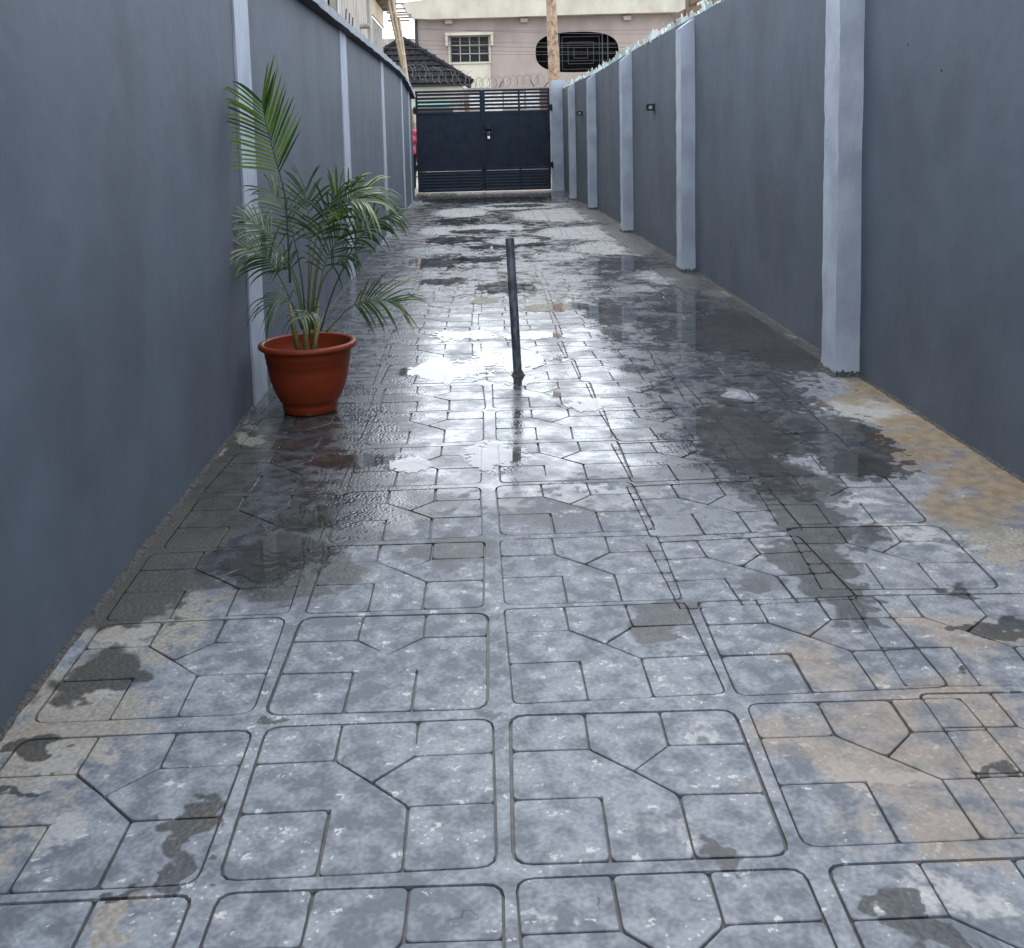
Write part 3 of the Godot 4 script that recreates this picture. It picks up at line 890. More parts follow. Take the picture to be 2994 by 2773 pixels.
# a plastered pier on a wall, out by depth; its edges waver as hand work does
func pilaster(side: float, za: float, zb: float, depth: float, slope: float, parent: Node3D) -> void:
	var st := start()
	var x := wall_x(side, za)
	var hi := wall_top(side, za)
	var raw := 0.0055 if depth > 0.05 else 0.0015
	var corner := func(k: int, y: float) -> Vector3:
		var z: float = [za, za, zb, zb][k]
		var out: float = [-0.012, depth, depth, -0.012][k]
		var foot := maxf(0.0, 0.07 - y) * (0.16 if depth > 0.05 else 0.0) * (0.6 + wob.get_noise_2d(y * 30.0 + k * 13.0, za))
		var j1 := raw * wob.get_noise_2d(y * 4.0 + k * 31.0, za * 7.0) + raw * 0.6 * wob.get_noise_2d(y * 22.0 + k * 17.0, za * 3.0)
		var j2 := raw * 1.6 * wob.get_noise_2d(y * 2.5 + k * 57.0, za * 5.0)
		if depth <= 0.05: j2 *= 2.2
		return Vector3(x - side * (out + j1 + foot), y, z + j2 + (foot if k < 2 else 0.0))
	for k in 3:
		var f := func(u: float, v: float) -> Vector3:
			var low := -0.02
			var t0: float = hi + 0.001 - slope * [0.0, 1.0, 1.0, 0.0][k]
			var t1: float = hi + 0.001 - slope * [0.0, 1.0, 1.0, 0.0][k + 1]
			var a: Vector3 = corner.call(k, lerpf(low, t0, v))
			var b: Vector3 = corner.call(k + 1, lerpf(low, t1, v))
			return a.lerp(b, u)
		sheet(st, 2, 44, f, [Vector3(0, 0, 1), Vector3(-side, 0, 0), Vector3(0, 0, -1)][k], k + 1)
	var top := []
	for k in 4:
		var c: Vector3 = corner.call(k, hi + 0.001 - slope * [0.0, 1.0, 1.0, 0.0][k])
		top.append(c)
	face(st, top, Vector3.UP)
	put(st, "pilaster", M.strip, parent)
	if depth > 0.05:
		# crumbled mortar round the foot
		st = start()
		sheet(st, 60, 3, func(u: float, v: float) -> Vector3:
			var way := [Vector2(-0.01, 0.0), Vector2(depth, 0.0), Vector2(depth, za - zb), Vector2(-0.01, za - zb)]
			var q := u * 3.0
			var k := mini(int(q), 2)
			var p: Vector2 = way[k].lerp(way[k + 1], q - k)
			var mid := Vector2(0.0, (za - zb) * 0.5)
			var push: Vector2 = (p - mid).normalized() * (0.010 + (0.012 + 0.022 * (0.5 + 0.5 * wob.get_noise_2d(u * 30.0, za))) * v)
			p += push
			return Vector3(x - side * p.x, (0.03 + 0.025 * wob.get_noise_2d(u * 44.0, za + 9.0)) * pow(1.0 - v, 1.3) - 0.004 * v, za - p.y), Vector3.UP)
		put(st, "foot_mortar", M.dirt, parent)


func make_walls() -> void:
	var left := thing("boundary_wall", Vector3.ZERO, "long dark blue-grey wall with flat pale stripes and an overhanging coping, behind the potted palm", "wall")
	wall_panel(-1.0, -23.5, left)
	for s in [[-0.9, -1.3], [-5.82, -6.19], [-10.57, -11.10], [-15.38, -15.84], [-19.80, -20.16], [-22.12, -22.44]]: pilaster(-1.0, s[0], s[1], 0.012, 0.0, left)
	# coping
	var st := start()
	var sec := func(z: float, k: int) -> Vector3:
		var y := along(LEFT_TOP, z)
		var j := 0.010 * wob.get_noise_2d(z * 1.6, 7.0 + k) + 0.006 * wob.get_noise_2d(z * 7.0, 27.0 + k)
		match k:
			0: return Vector3(LEFT_X - 0.02, y + 0.003, z)
			1: return Vector3(LEFT_X + 0.094 + j, y + 0.003 + 0.5 * j, z)
			2: return Vector3(LEFT_X + 0.090 + j, y + 0.078 + j, z)
			3: return Vector3(LEFT_X - 0.09, y + 0.125 + j, z)
			4: return Vector3(LEFT_X - 0.30, y + 0.08, z)
		return Vector3(LEFT_X - 0.30, y + 0.003, z)
	var outs := [Vector3.DOWN, Vector3.RIGHT, Vector3.UP, Vector3.UP, Vector3.LEFT, Vector3.DOWN]
	for k in 6:
		var f := func(u: float, v: float) -> Vector3:
			var z := lerpf(3.0, -23.56, u)
			var a: Vector3 = sec.call(z, k)
			var b: Vector3 = sec.call(z, (k + 1) % 6)
			return a.lerp(b, v)
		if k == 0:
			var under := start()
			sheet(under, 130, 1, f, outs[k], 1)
			put(under, "soffit", M.wall, left)  # underside takes the darker wall colour to paint in its shade
		else:
			sheet(st, 130, 1, f, outs[k], k + 1)
	for z in [3.0, -23.56]:
		var q := []
		for k in 6: q.append(sec.call(z, k))
		face(st, q, Vector3(0, 0, 1 if z > 0 else -1))
	put(st, "coping", M.coping, left)

	var right := thing("boundary_wall", Vector3.ZERO, "long dark grey wall with projecting pale piers and broken glass along its top", "wall")
	wall_panel(1.0, -25.1, right)
	for z in [-1.4, -6.06, -10.63, -14.74, -18.97, -21.5]: pilaster(1.0, z, z - 0.25, 0.14 if z > -20 else 0.12, 0.11, right)
	for q in [[1.86, -5.45, 0.009], [1.71, -5.05, 0.007]]:
		bar(right, "nail_hole", Vector3(RIGHT_X - 0.006, q[0], q[1]), Vector3(RIGHT_X + 0.004, q[0] + q[2] * 1.4, q[1] + q[2] * 0.7), M.iron)  # small dark box painting the shade inside a hole
	# broken glass set in the top
	rng.seed = 5
	var shapes := []
	for k in 9:
		st = start()
		var n := 3 + k % 3
		var poly := PackedVector2Array()
		poly.append(Vector2(-0.03 - 0.01 * (k % 3), -0.02))
		var h := 0.06 + 0.012 * k
		for i in n: poly.append(Vector2(-0.03 + 0.06 * (i + 0.3) / n + rng.randf_range(-0.006, 0.006), h * rng.randf_range(0.45, 1.0) * (1.0 if i == k % n else 0.7)))
		poly.append(Vector2(0.034 + 0.008 * (k % 2), -0.02))
		plate(st, poly, -0.0025, 0.0025)
		st.generate_normals()
		shapes.append(st.commit())
	var z := -7.6
	while z > -24.9:
		var turn := Basis(Vector3.UP, rng.randf_range(-1.4, 1.4) + (PI if rng.randf() < 0.5 else 0.0)) * Basis(Vector3.RIGHT, rng.randf_range(-0.45, 0.45)) * Basis(Vector3(0, 0, 1), rng.randf_range(-0.35, 0.35))
		var size := rng.randf_range(0.75, 1.5)
		put_mesh(shapes[rng.randi() % shapes.size()], "glass_shard", M.glass, right, Transform3D(turn.scaled(Vector3.ONE * size), Vector3(wall_x(1, z) + rng.randf_range(0.015, 0.12), wall_top(1, z) + 0.004, z)))
		z -= rng.randf_range(0.035, 0.11)
	st = start()
	sheet(st, 160, 3, func(u: float, v: float) -> Vector3:
		var zz := lerpf(-7.0, -25.05, u)
		return Vector3(wall_x(1, zz) + 0.01 + 0.17 * v, wall_top(1, zz) + 0.002 + (0.018 + 0.02 * wob.get_noise_2d(zz * 14.0, v * 8.0)) * sin(v * PI), zz), Vector3.UP)
	put(st, "mortar_cap", M.concrete, right)

	# gate pillars
	for p in [[1.885, 2.24, 2.53, "pale grey gate pillar at the end of the glass-topped wall"], [-1.78, -1.40, 2.36, "pale grey gate pillar behind the end of the coped wall"]]:
		st = start()
		var w: float = (p[1] - p[0]) * 0.5
		var xm: float = (p[0] + p[1]) * 0.5
		for k in 4:
			var f := func(u: float, v: float) -> Vector3:
				var cs := [Vector3(-w, 0, 0.2), Vector3(w, 0, 0.2), Vector3(w, 0, -0.2), Vector3(-w, 0, -0.2)]
				var a: Vector3 = cs[k]
				var b: Vector3 = cs[(k + 1) % 4]
				var y := lerpf(-0.02, p[2], v)
				var q := a.lerp(b, u) * (1.0 - 0.10 * pow(maxf(0.0, v - 0.93) / 0.07, 2.0))
				return q + Vector3(0.006 * wob.get_noise_2d(y * 5.0 + k * 9.0, xm), y, 0.006 * wob.get_noise_2d(y * 4.0 + k * 19.0, xm + 3.0))
			sheet(st, 2, 40, f, [Vector3(0, 0, 1), Vector3(1, 0, 0), Vector3(0, 0, -1), Vector3(-1, 0, 0)][k], k + 1)
		var ww := w * 0.9
		face(st, [Vector3(-ww, p[2], 0.18), Vector3(ww, p[2], 0.18), Vector3(ww, p[2], -0.18), Vector3(-ww, p[2], -0.18)], Vector3.UP)
		var o := put(st, "gate_pillar", M.strip)
		o.position = Vector3(xm, 0, GATE_Z - 0.2)
		tag(o, p[3], "pillar")


# ---------------------------------------------------------------- gate

func bar(parent: Node3D, called: String, lo: Vector3, hi: Vector3, mat: Material) -> MeshInstance3D:
	var st := start()
	span(st, lo, hi)
	return put(st, called, mat, parent)


func gate_leaf(x0: float, x1: float, stiles: Array, label: String) -> Node3D:
	var g := thing("gate_leaf", Vector3(x0, 0.045, GATE_Z), label, "gate", "two leaves of the steel gate")
	var w := x1 - x0
	var top := 2.30
	for x in [0.0, w - 0.05]: bar(g, "frame_post", Vector3(x, 0, -0.025), Vector3(x + 0.05, top, 0.025), M.gate)
	for y in [0.0, 0.475, 1.765, top - 0.05]: bar(g, "frame_rail", Vector3(0.0505, y, -0.0245), Vector3(w - 0.0505, y + 0.05, 0.0245), M.gate)
	for x in stiles:
		for r in [[0.0505, 0.4745], [1.8155, 2.2495]]: bar(g, "frame_post", Vector3(x, r[0], -0.024), Vector3(x + 0.045, r[1], 0.024), M.gate)
	bar(g, "sheet_panel", Vector3(0.0505, 0.526, -0.008), Vector3(w - 0.0505, 1.764, 0.010), M.gate)
	for x in stiles: bar(g, "panel_rib", Vector3(x + 0.01, 0.527, 0.0105), Vector3(x + 0.035, 1.763, 0.016), M.gate)
	var edges := [0.0505]
	for x in stiles: edges.append_array([x - 0.0005, x + 0.0455])
	edges.append(w - 0.0505)
	for e in range(0, edges.size(), 2):
		for k in 5:
			var y := 1.855 + 0.082 * k
			bar(g, "slat", Vector3(edges[e], y - 0.004, -0.010), Vector3(edges[e + 1], y + 0.050, 0.010), M.gate)
		for k in 6:
			var st := start()
			box(st, Vector3((edges[e] + edges[e + 1]) * 0.5, 0.088 + 0.068 * k, 0.0), Vector3(edges[e + 1] - edges[e], 0.086, 0.006), Basis(Vector3.RIGHT, -0.62), 0.002)
			put(st, "louvre", M.gate, g)
	return g


func make_gate() -> void:
	var a := gate_leaf(-1.205, 0.300, [], "wider navy steel gate leaf with one undivided panel")
	var b := gate_leaf(0.322, 1.845, [0.80], "navy steel gate leaf with an upright divider and the padlocked bolt")
	for s in [[a, -0.06, 0.0], [b, 1.523, 1.583]]:
		for y in [0.50, 1.80]:
			var st := start()
			span(st, Vector3(s[1], y, -0.035), Vector3(s[2], y + 0.12, 0.03))
			tube(st, [Vector3((s[1] + s[2]) * 0.5, y - 0.02, 0.035), Vector3((s[1] + s[2]) * 0.5, y + 0.14, 0.035)], [0.016, 0.016], 10)
			put(st, "hinge", M.gate, s[0])
	# meeting cover, lock box and bolt on the padlocked leaf
	bar(b, "cover_strip", Vector3(-0.045, 0.02, 0.026), Vector3(0.02, 2.29, 0.034), M.gate)
	var lock := bar(b, "lock_box", Vector3(0.03, 1.40, 0.026), Vector3(0.20, 1.55, 0.085), M.gate)
	var st := start()
	tube(st, [Vector3(0.115, 1.475, 0.085), Vector3(0.115, 1.475, 0.092)], [0.022, 0.02], 12)
	put(st, "key_plate", M.iron, lock)
	st = start()
	tube(st, [Vector3(-0.03, 1.335, 0.052), Vector3(0.22, 1.335, 0.052)], [0.012, 0.012], 10)
	tube(st, [Vector3(0.19, 1.335, 0.055), Vector3(0.19, 1.20, 0.060)], [0.008, 0.008], 8)
	for x in [0.0, 0.10, 0.17]: span(st, Vector3(x, 1.31, 0.0345), Vector3(x + 0.03, 1.36, 0.068))
	put(st, "slide_bolt", M.iron, b)
	st = start()
	tube(st, [Vector3(0.012, 0.02, 0.05), Vector3(0.012, 0.62, 0.05)], [0.009, 0.009], 8)
	for y in [0.2, 0.5]: span(st, Vector3(-0.006, y, 0.0345), Vector3(0.03, y + 0.04, 0.064))
	tube(st, [Vector3(-0.005, -0.045, 0.05), Vector3(-0.005, 0.03, 0.05)], [0.008, 0.008], 8)
	put(st, "drop_bolt", M.gate, b)
	# padlock
	var p := thing("padlock", Vector3(0.322 + 0.115, 1.24, GATE_Z + 0.066), "small bright padlock hanging from the gate's bolt", "padlock")
	st = start()
	box(st, Vector3(0, 0.02, 0), Vector3(0.062, 0.062, 0.026), Basis(), 0.008)
	put(st, "body", M.brass, p)
	st = start()
	var arc := []
	var rr := []
	for i in 13:
		var w := PI * i / 12.0
		arc.append(Vector3(0.022 * cos(w), 0.085 + 0.06 * sin(w), 0.004))
		rr.append(0.006)
	arc.push_front(Vector3(0.022, 0.045, 0.004)); rr.append(0.006)
	arc.append(Vector3(-0.022, 0.045, 0.004)); rr.append(0.006)
	tube(st, arc, rr, 8)
	put(st, "shackle", M.steel, p)


# ---------------------------------------------------------------- wall lamps, post, pot

func make_lamp(z: float, y: float, label: String) -> void:
	var t := thing("wall_lamp", Vector3(wall_x(1, z), y, z), label, "wall lamp", "black lamps on the glass-topped wall")
	bar(t, "back_plate", Vector3(-0.018, -0.048, -0.042), Vector3(0.012, 0.048, 0.042), M.black)
	var st := start()
	# a hood open to the front
	for q in [[Vector3(-0.105, 0.028, -0.042), Vector3(-0.0225, 0.042, 0.042)], [Vector3(-0.105, -0.042, -0.042), Vector3(-0.0225, -0.028, 0.042)], [Vector3(-0.105, -0.0275, -0.042), Vector3(-0.095, 0.0275, 0.042)], [Vector3(-0.0945, -0.0275, -0.042), Vector3(-0.0225, 0.0275, -0.032)]]: span(st, q[0], q[1], 0.003)
	put(st, "housing", M.black, t)
	bar(t, "lens", Vector3(-0.075, -0.022, -0.020), Vector3(-0.035, 0.022, 0.018), M.lens)


func make_post() -> void:
	var at := Vector3(0.253, 0, -6.342)
	var t := thing("metal_post", at, "short leaning dark metal pipe standing in the middle of the paving", "post")
	var st := start()
	st.set_smooth_group(1)
	var top := Vector3(-0.030, 0.835, -0.03)
	var pts := []
	var rad := []
	for i in 25:
		var k := i / 24.0
		pts.append(Vector3(0, -0.05, 0).lerp(top, k) + Vector3(0.0012 * wob.get_noise_2d(k * 40.0, 3.0), 0, 0.0012 * wob.get_noise_2d(k * 40.0, 8.0)))
		rad.append(0.0262 + 0.0006 * wob.get_noise_2d(k * 60.0, 15.0))
	tube(st, pts, rad, 24, false)
	put(st, "pipe", M.pipe, t)
	st = start()
	var rim := []
	var dir := top.normalized()
	tube(st, [top - dir * 0.09, top + dir * 0.0005], [0.0222, 0.0222], 24, false)
	var a := dir.cross(Vector3(0.13, 0.4, 0.9).normalized()).normalized()
	var b := dir.cross(a).normalized()
	for k in 24:
		var w0 := TAU * k / 24
		var w1 := TAU * (k + 1) / 24
		var e0 := a * cos(w0) + b * sin(w0)
		var e1 := a * cos(w1) + b * sin(w1)
		face(st, [top + e0 * 0.0222, top + e1 * 0.0222, top + e1 * 0.0264, top + e0 * 0.0264], Vector3.UP)
	face(st, [top - dir * 0.088 + a * 0.022, top - dir * 0.088 + b * 0.022, top - dir * 0.088 - a * 0.022, top - dir * 0.088 - b * 0.022], dir)
	put(st, "open_end", M.iron, t)
	st = start()
	sheet(st, 28, 3, func(u: float, v: float) -> Vector3:
		var w := u * TAU
		var r := lerpf(0.0275, 0.043 + 0.012 * wob.get_noise_2d(cos(w) * 6.0, sin(w) * 6.0), v)
		return Vector3(r * cos(w), 0.030 * pow(1.0 - v, 1.6) + 0.003, r * sin(w)), Vector3.UP)
	put(st, "mortar_collar", M.dirt, t)


func make_pot(at: Vector3) -> void:
	var t := thing("plant_pot", at, "large round terracotta-coloured plastic pot beside the dark wall", "plant pot")
	var st := start()
	st.set_smooth_group(1)
	# outside, with two ribs under the rim and a stepped foot
	lathe(st, Vector3.ZERO, [Vector2(0.0, 0.004), Vector2(0.138, 0.004), Vector2(0.144, 0.008), Vector2(0.148, 0.040), Vector2(0.150, 0.060), Vector2(0.160, 0.066), Vector2(0.172, 0.090), Vector2(0.190, 0.130), Vector2(0.205, 0.180), Vector2(0.2145, 0.230), Vector2(0.2200, 0.270), Vector2(0.2205, 0.2705), Vector2(0.2235, 0.2735), Vector2(0.2245, 0.3000), Vector2(0.2250, 0.3005), Vector2(0.2285, 0.3035), Vector2(0.2310, 0.345)], 64)
	put(st, "body", M.pot, t)
	st = start()
	st.set_smooth_group(1)
	var ring := []
	for i in 15:
		var w := -PI * 0.62 + PI * 1.45 * i / 14.0
		ring.append(Vector2(0.2445 + 0.0175 * cos(w), 0.366 + 0.0165 * sin(w)))
	ring.push_front(Vector2(0.231, 0.3455))
	lathe(st, Vector3.ZERO, ring, 64)
	put(st, "rim", M.pot, t)
	st = start()
	st.set_smooth_group(1)
	lathe(st, Vector3.ZERO, [Vector2(0.205, 0.262), Vector2(0.216, 0.300), Vector2(0.219, 0.303), Vector2(0.224, 0.345), Vector2(0.229, 0.372)], 64, true)
	put(st, "inner_wall", M.pot, t)
	st = start()
	sheet(st, 40, 12, func(u: float, v: float) -> Vector3:
		var w := u * TAU
		var r := 0.214 * v
		return Vector3(r * cos(w), 0.285 + 0.014 * wob.get_noise_2d(r * cos(w) * 60.0, r * sin(w) * 60.0) * (1.0 - v * 0.6) + 0.02 * (1.0 - v), r * sin(w)), Vector3.UP)
	put(st, "soil", M.soil, t)
	# dark block at the foot, painting the shade of a drain notch
	bar(t, "drain_notch", Vector3(-0.005, 0.0045, 0.132), Vector3(0.030, 0.017, 0.1475), M.iron)


# ---------------------------------------------------------------- palm

func curve_point(p: Array, t: float) -> Vector3:
	var n := p.size() - 1
	var s := clampf(t, 0.0, 1.0) * n
	var i := mini(int(s), n - 1)
	return p[i].cubic_interpolate(p[i + 1], p[maxi(i - 1, 0)], p[mini(i + 2, n)], s - i)


func leaflet(st: SurfaceTool, p: Vector3, dir: Vector3, nor: Vector3, length: float, half: float, droop: float) -> void:
	st.set_smooth_group(1)
	var rows := []
	var n := 6
	for i in n + 1:
		var s := float(i) / n
		var c := p + dir * length * s * (1.0 - 0.12 * droop * s) + Vector3.DOWN * droop * length * 0.55 * s * s * s + Vector3.DOWN * droop * length * 0.12 * s
		var t := (dir + Vector3.DOWN * droop * (1.65 * s * s + 0.12)).normalized()
		var side := t.cross(nor).normalized()
		var up := side.cross(t).normalized()
		var w := half * pow(sin(PI * clampf(0.12 + 0.88 * s, 0.0, 1.0)), 0.6) if s < 0.999 else 0.0003
		w = maxf(w, 0.0003)
		rows.append([c + side * w + up * w * 0.30, c, c - side * w + up * w * 0.30])
	for i in n:
		for k in 2:
			var q := [rows[i][k], rows[i][k + 1], rows[i + 1][k + 1], rows[i + 1][k]]
			face(st, [q[0], q[1], q[2]], nor)
			face(st, [q[0], q[2], q[3]], nor)
	st.set_smooth_group(-1)


func make_palm(at: Vector3) -> void:
	var palm := thing("potted_palm", at, "bushy green feather-leaved palm growing in the terracotta-coloured pot", "palm")
	rng.seed = 21
	# canes
	for k in 6:
		var st := start()
		st.set_smooth_group(1)
		var w := TAU * k / 6.0 + 0.4
		var foot := Vector3(cos(w) * 0.035 - 0.01, 0.27, sin(w) * 0.03)
		var lean := Vector3(cos(w) * 0.05, 0.22 + 0.05 * (k % 3), sin(w) * 0.04)
		tube(st, [foot, foot + lean * 0.5, foot + lean], [0.015, 0.012, 0.008], 10)
		put(st, "cane", M.cane, palm)
	var made := 0
	for f in FRONDS.size():
		var spec: Array = FRONDS[f]
		var pts := []
		for p in spec[0]: pts.append(Vector3(p[0], p[1], p[2]) - at)
		var st := start()
		st.set_smooth_group(1)
		var line := []
		var rad := []
		for i in 25:
			var t := i / 24.0 * (1.0 if f == 0 else 0.92)
			line.append(curve_point(pts, t))
			rad.append(lerpf(0.0052, 0.0012, pow(t, 0.8)) * (1.15 if f == 0 else 1.0))
		tube(st, line, rad, 6)
		var frond := put(st, "frond", M.petiole if f in [0, 3, 9] else M.rachis, palm)
		var n: int = spec[1]
		var joined := start()
		var alone: bool = made + n * 2 <= 300
		var mat: Material = M.leaf_young if f == 0 else M.leaf
		var first := 0.40 if f != 0 else 0.42
		for i in n:
			for side in [-1.0, 1.0]:
				if f > 0 and rng.randf() < 0.10: continue
				var t := lerpf(first, 1.0 if f == 0 else 0.88, (i + 0.2 + 0.3 * (side * 0.5 + 0.5)) / n)
				var p := curve_point(pts, t)
				var tan := (curve_point(pts, minf(t + 0.03, 1.0)) - curve_point(pts, t - 0.04)).normalized()
				var face_to := Vector3(rng.randf_range(-0.15, 0.15), 0.75 if f != 0 else 0.15, 0.65 if f != 0 else 1.0)
				var nor := (face_to - tan * face_to.dot(tan)).normalized()
				var s: Vector3 = tan.cross(nor).normalized() * side
				var g := float(i) / n
				var ang := lerpf(1.05, 0.38, g) + rng.randf_range(-0.09, 0.09)
				if f == 0: ang = lerpf(0.75, 0.30, g) + (0.28 if s.x < 0 else 0.0) + rng.randf_range(-0.05, 0.05)
				var dir: Vector3 = (tan * cos(ang) + s * sin(ang) + nor * rng.randf_range(0.05, 0.25)).normalized()
				var length: float = spec[2] * (1.16 if f > 0 else 1.15) * (0.62 + 0.5 * sin(PI * (0.18 + 0.72 * g))) * rng.randf_range(0.78, 1.10)
				var droop: float = spec[4] * rng.randf_range(0.4, 1.05)
				if f == 0: droop *= 1.0 if s.x < 0 else 0.25
				var half: float = spec[3] * rng.randf_range(0.50, 0.78)
				if alone:
					var one := start()
					leaflet(one, p, dir, nor, length, half, droop)
					var luck := rng.randf()
					put(one, "leaflet", M.leaf_dry if luck < 0.025 else M.leaf_young if luck < 0.12 else M.leaf if luck > 0.8 else mat, frond)
					made += 1
				else:
					leaflet(joined, p, dir, nor, length, half, droop)
		if not alone: tag(put(joined, "leaflets", mat, frond), "", "", "", "stuff")


# ---------------------------------------------------------------- beyond the gate

func make_house() -> void:
	var h := thing("apartment_house", Vector3(0, 0, -50), "pink two-storey house with a cream parapet, a square window and a wide oval window", "house")
	var csg := CSGCombiner3D.new()
	csg.name = "wall"
	h.add_child(csg)
	var body := CSGBox3D.new()
	body.name = "mass"
	body.size = Vector3(15, 6.5, 8)
	body.position = Vector3(5.13, 3.25, -4)
	body.material = M.pink
	csg.add_child(body)
	var cut_box := CSGBox3D.new()
	cut_box.name = "window_opening"
	cut_box.operation = CSGShape3D.OPERATION_SUBTRACTION
	cut_box.size = Vector3(1.78, 1.2, 0.5)
	cut_box.position = Vector3(0.117, 5.065, 0)
	cut_box.material = M.pink
	csg.add_child(cut_box)
	var oval := PackedVector2Array()
	for i in 56:
		var w := TAU * i / 56.0
		oval.append(Vector2(1.92 * signf(cos(w)) * pow(absf(cos(w)), 0.72), 0.92 * signf(sin(w)) * pow(absf(sin(w)), 0.72)))
	var cut_oval := CSGPolygon3D.new()
	cut_oval.name = "oval_opening"
	cut_oval.operation = CSGShape3D.OPERATION_SUBTRACTION
	cut_oval.polygon = oval
	cut_oval.depth = 0.9
	cut_oval.position = Vector3(5.07, 4.83, 0.2)
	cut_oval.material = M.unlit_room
	csg.add_child(cut_oval)
	# parapet with a rounded underside at its end
	var st := start()
	var prof := PackedVector2Array([Vector2(-2.95, 7.12), Vector2(-2.85, 6.95), Vector2(-2.62, 6.62), Vector2(-2.35, 6.45), Vector2(-1.6, 6.40), Vector2(2.0, 6.43), Vector2(6.0, 6.48), Vector2(12.7, 6.50), Vector2(12.7, 7.75), Vector2(3.0, 7.62), Vector2(-0.6, 7.40), Vector2(-1.6, 7.30), Vector2(-2.75, 7.17)])
	plate(st, prof, -0.3, 0.55)
	put(st, "parapet", M.cream, h)
	for x in [-0.80, 2.64, 7.36]:
		st = start()
		span(st, Vector3(x - 0.17, 6.20, 0.0), Vector3(x + 0.17, 6.395, 0.35), 0.01)
		put(st, "beam_end", M.pink, h)
	st = start()
	tube(st, [Vector3(-2.30, 0.2, 0.08), Vector3(-2.30, 6.42, 0.08)], [0.07, 0.07], 10)
	put(st, "downpipe", M.iron, h)
	# square window
	var win := bar(h, "window", Vector3(-0.76, 4.475, -0.20), Vector3(0.994, 5.655, -0.17), M.dark_glass)
	for i in 5: bar(win, "window_bar", Vector3(-0.772 + 0.4378 * i, 4.466, -0.165), Vector3(-0.745 + 0.4378 * i + 0.018, 5.664, -0.10), M.frame)
	for i in 4: bar(win, "window_bar", Vector3(-0.772, 4.466 + 0.384 * i, -0.099), Vector3(1.006, 4.466 + 0.384 * i + 0.040, -0.06), M.frame)
	bar(h, "window_hood", Vector3(-0.98, 5.672, 0.001), Vector3(1.21, 5.80, 0.35), M.cream)
	for x in [[-0.98, -0.86], [1.09, 1.21]]: bar(h, "hood_side", Vector3(x[0], 5.2, 0.001), Vector3(x[1], 5.6715, 0.33), M.cream)
	for x in [[-0.855, -0.775], [1.008, 1.085]]: bar(h, "window_jamb", Vector3(x[0], 4.46, 0.001), Vector3(x[1], 5.671, 0.06), M.cream)
	bar(h, "cream_panel", Vector3(-0.75, 0.1, 0.002), Vector3(1.07, 4.40, 0.05), M.cream)
	bar(h, "window_sill", Vector3(-0.86, 4.401, 0.002), Vector3(1.10, 4.459, 0.12), M.cream)
	# oval window: near-black sheet deep in the opening paints its shade, grille of nested frames
	bar(h, "oval_dark_sheet", Vector3(3.0, 3.8, -0.66), Vector3(7.1, 5.85, -0.60), M.unlit_room)
	var gr := Node3D.new()
	gr.name = "grille"
	h.add_child(gr)
	for k in 3:
		var hx := 0.86 - 0.27 * k
		var hy := 0.74 - 0.25 * k
		var cx := 5.25
		var cy := 4.80
		for s in [-1.0, 1.0]:
			bar(gr, "grille_bar", Vector3(cx - hx, cy + s * hy - 0.010, -0.16), Vector3(cx + hx, cy + s * hy + 0.010, -0.13), M.grille)
			bar(gr, "grille_bar", Vector3(cx + s * hx - 0.010, cy - hy, -0.129), Vector3(cx + s * hx + 0.010, cy + hy, -0.10), M.grille)
	for x in [3.75, 4.25, 6.25, 6.5]: bar(gr, "grille_bar", Vector3(x - 0.02, 4.0, -0.10), Vector3(x + 0.02, 5.68, -0.07), M.grille)
	for y in [4.45, 5.15]: bar(gr, "grille_bar", Vector3(3.25, y - 0.015, -0.19), Vector3(6.9, y + 0.015, -0.165), M.iron)


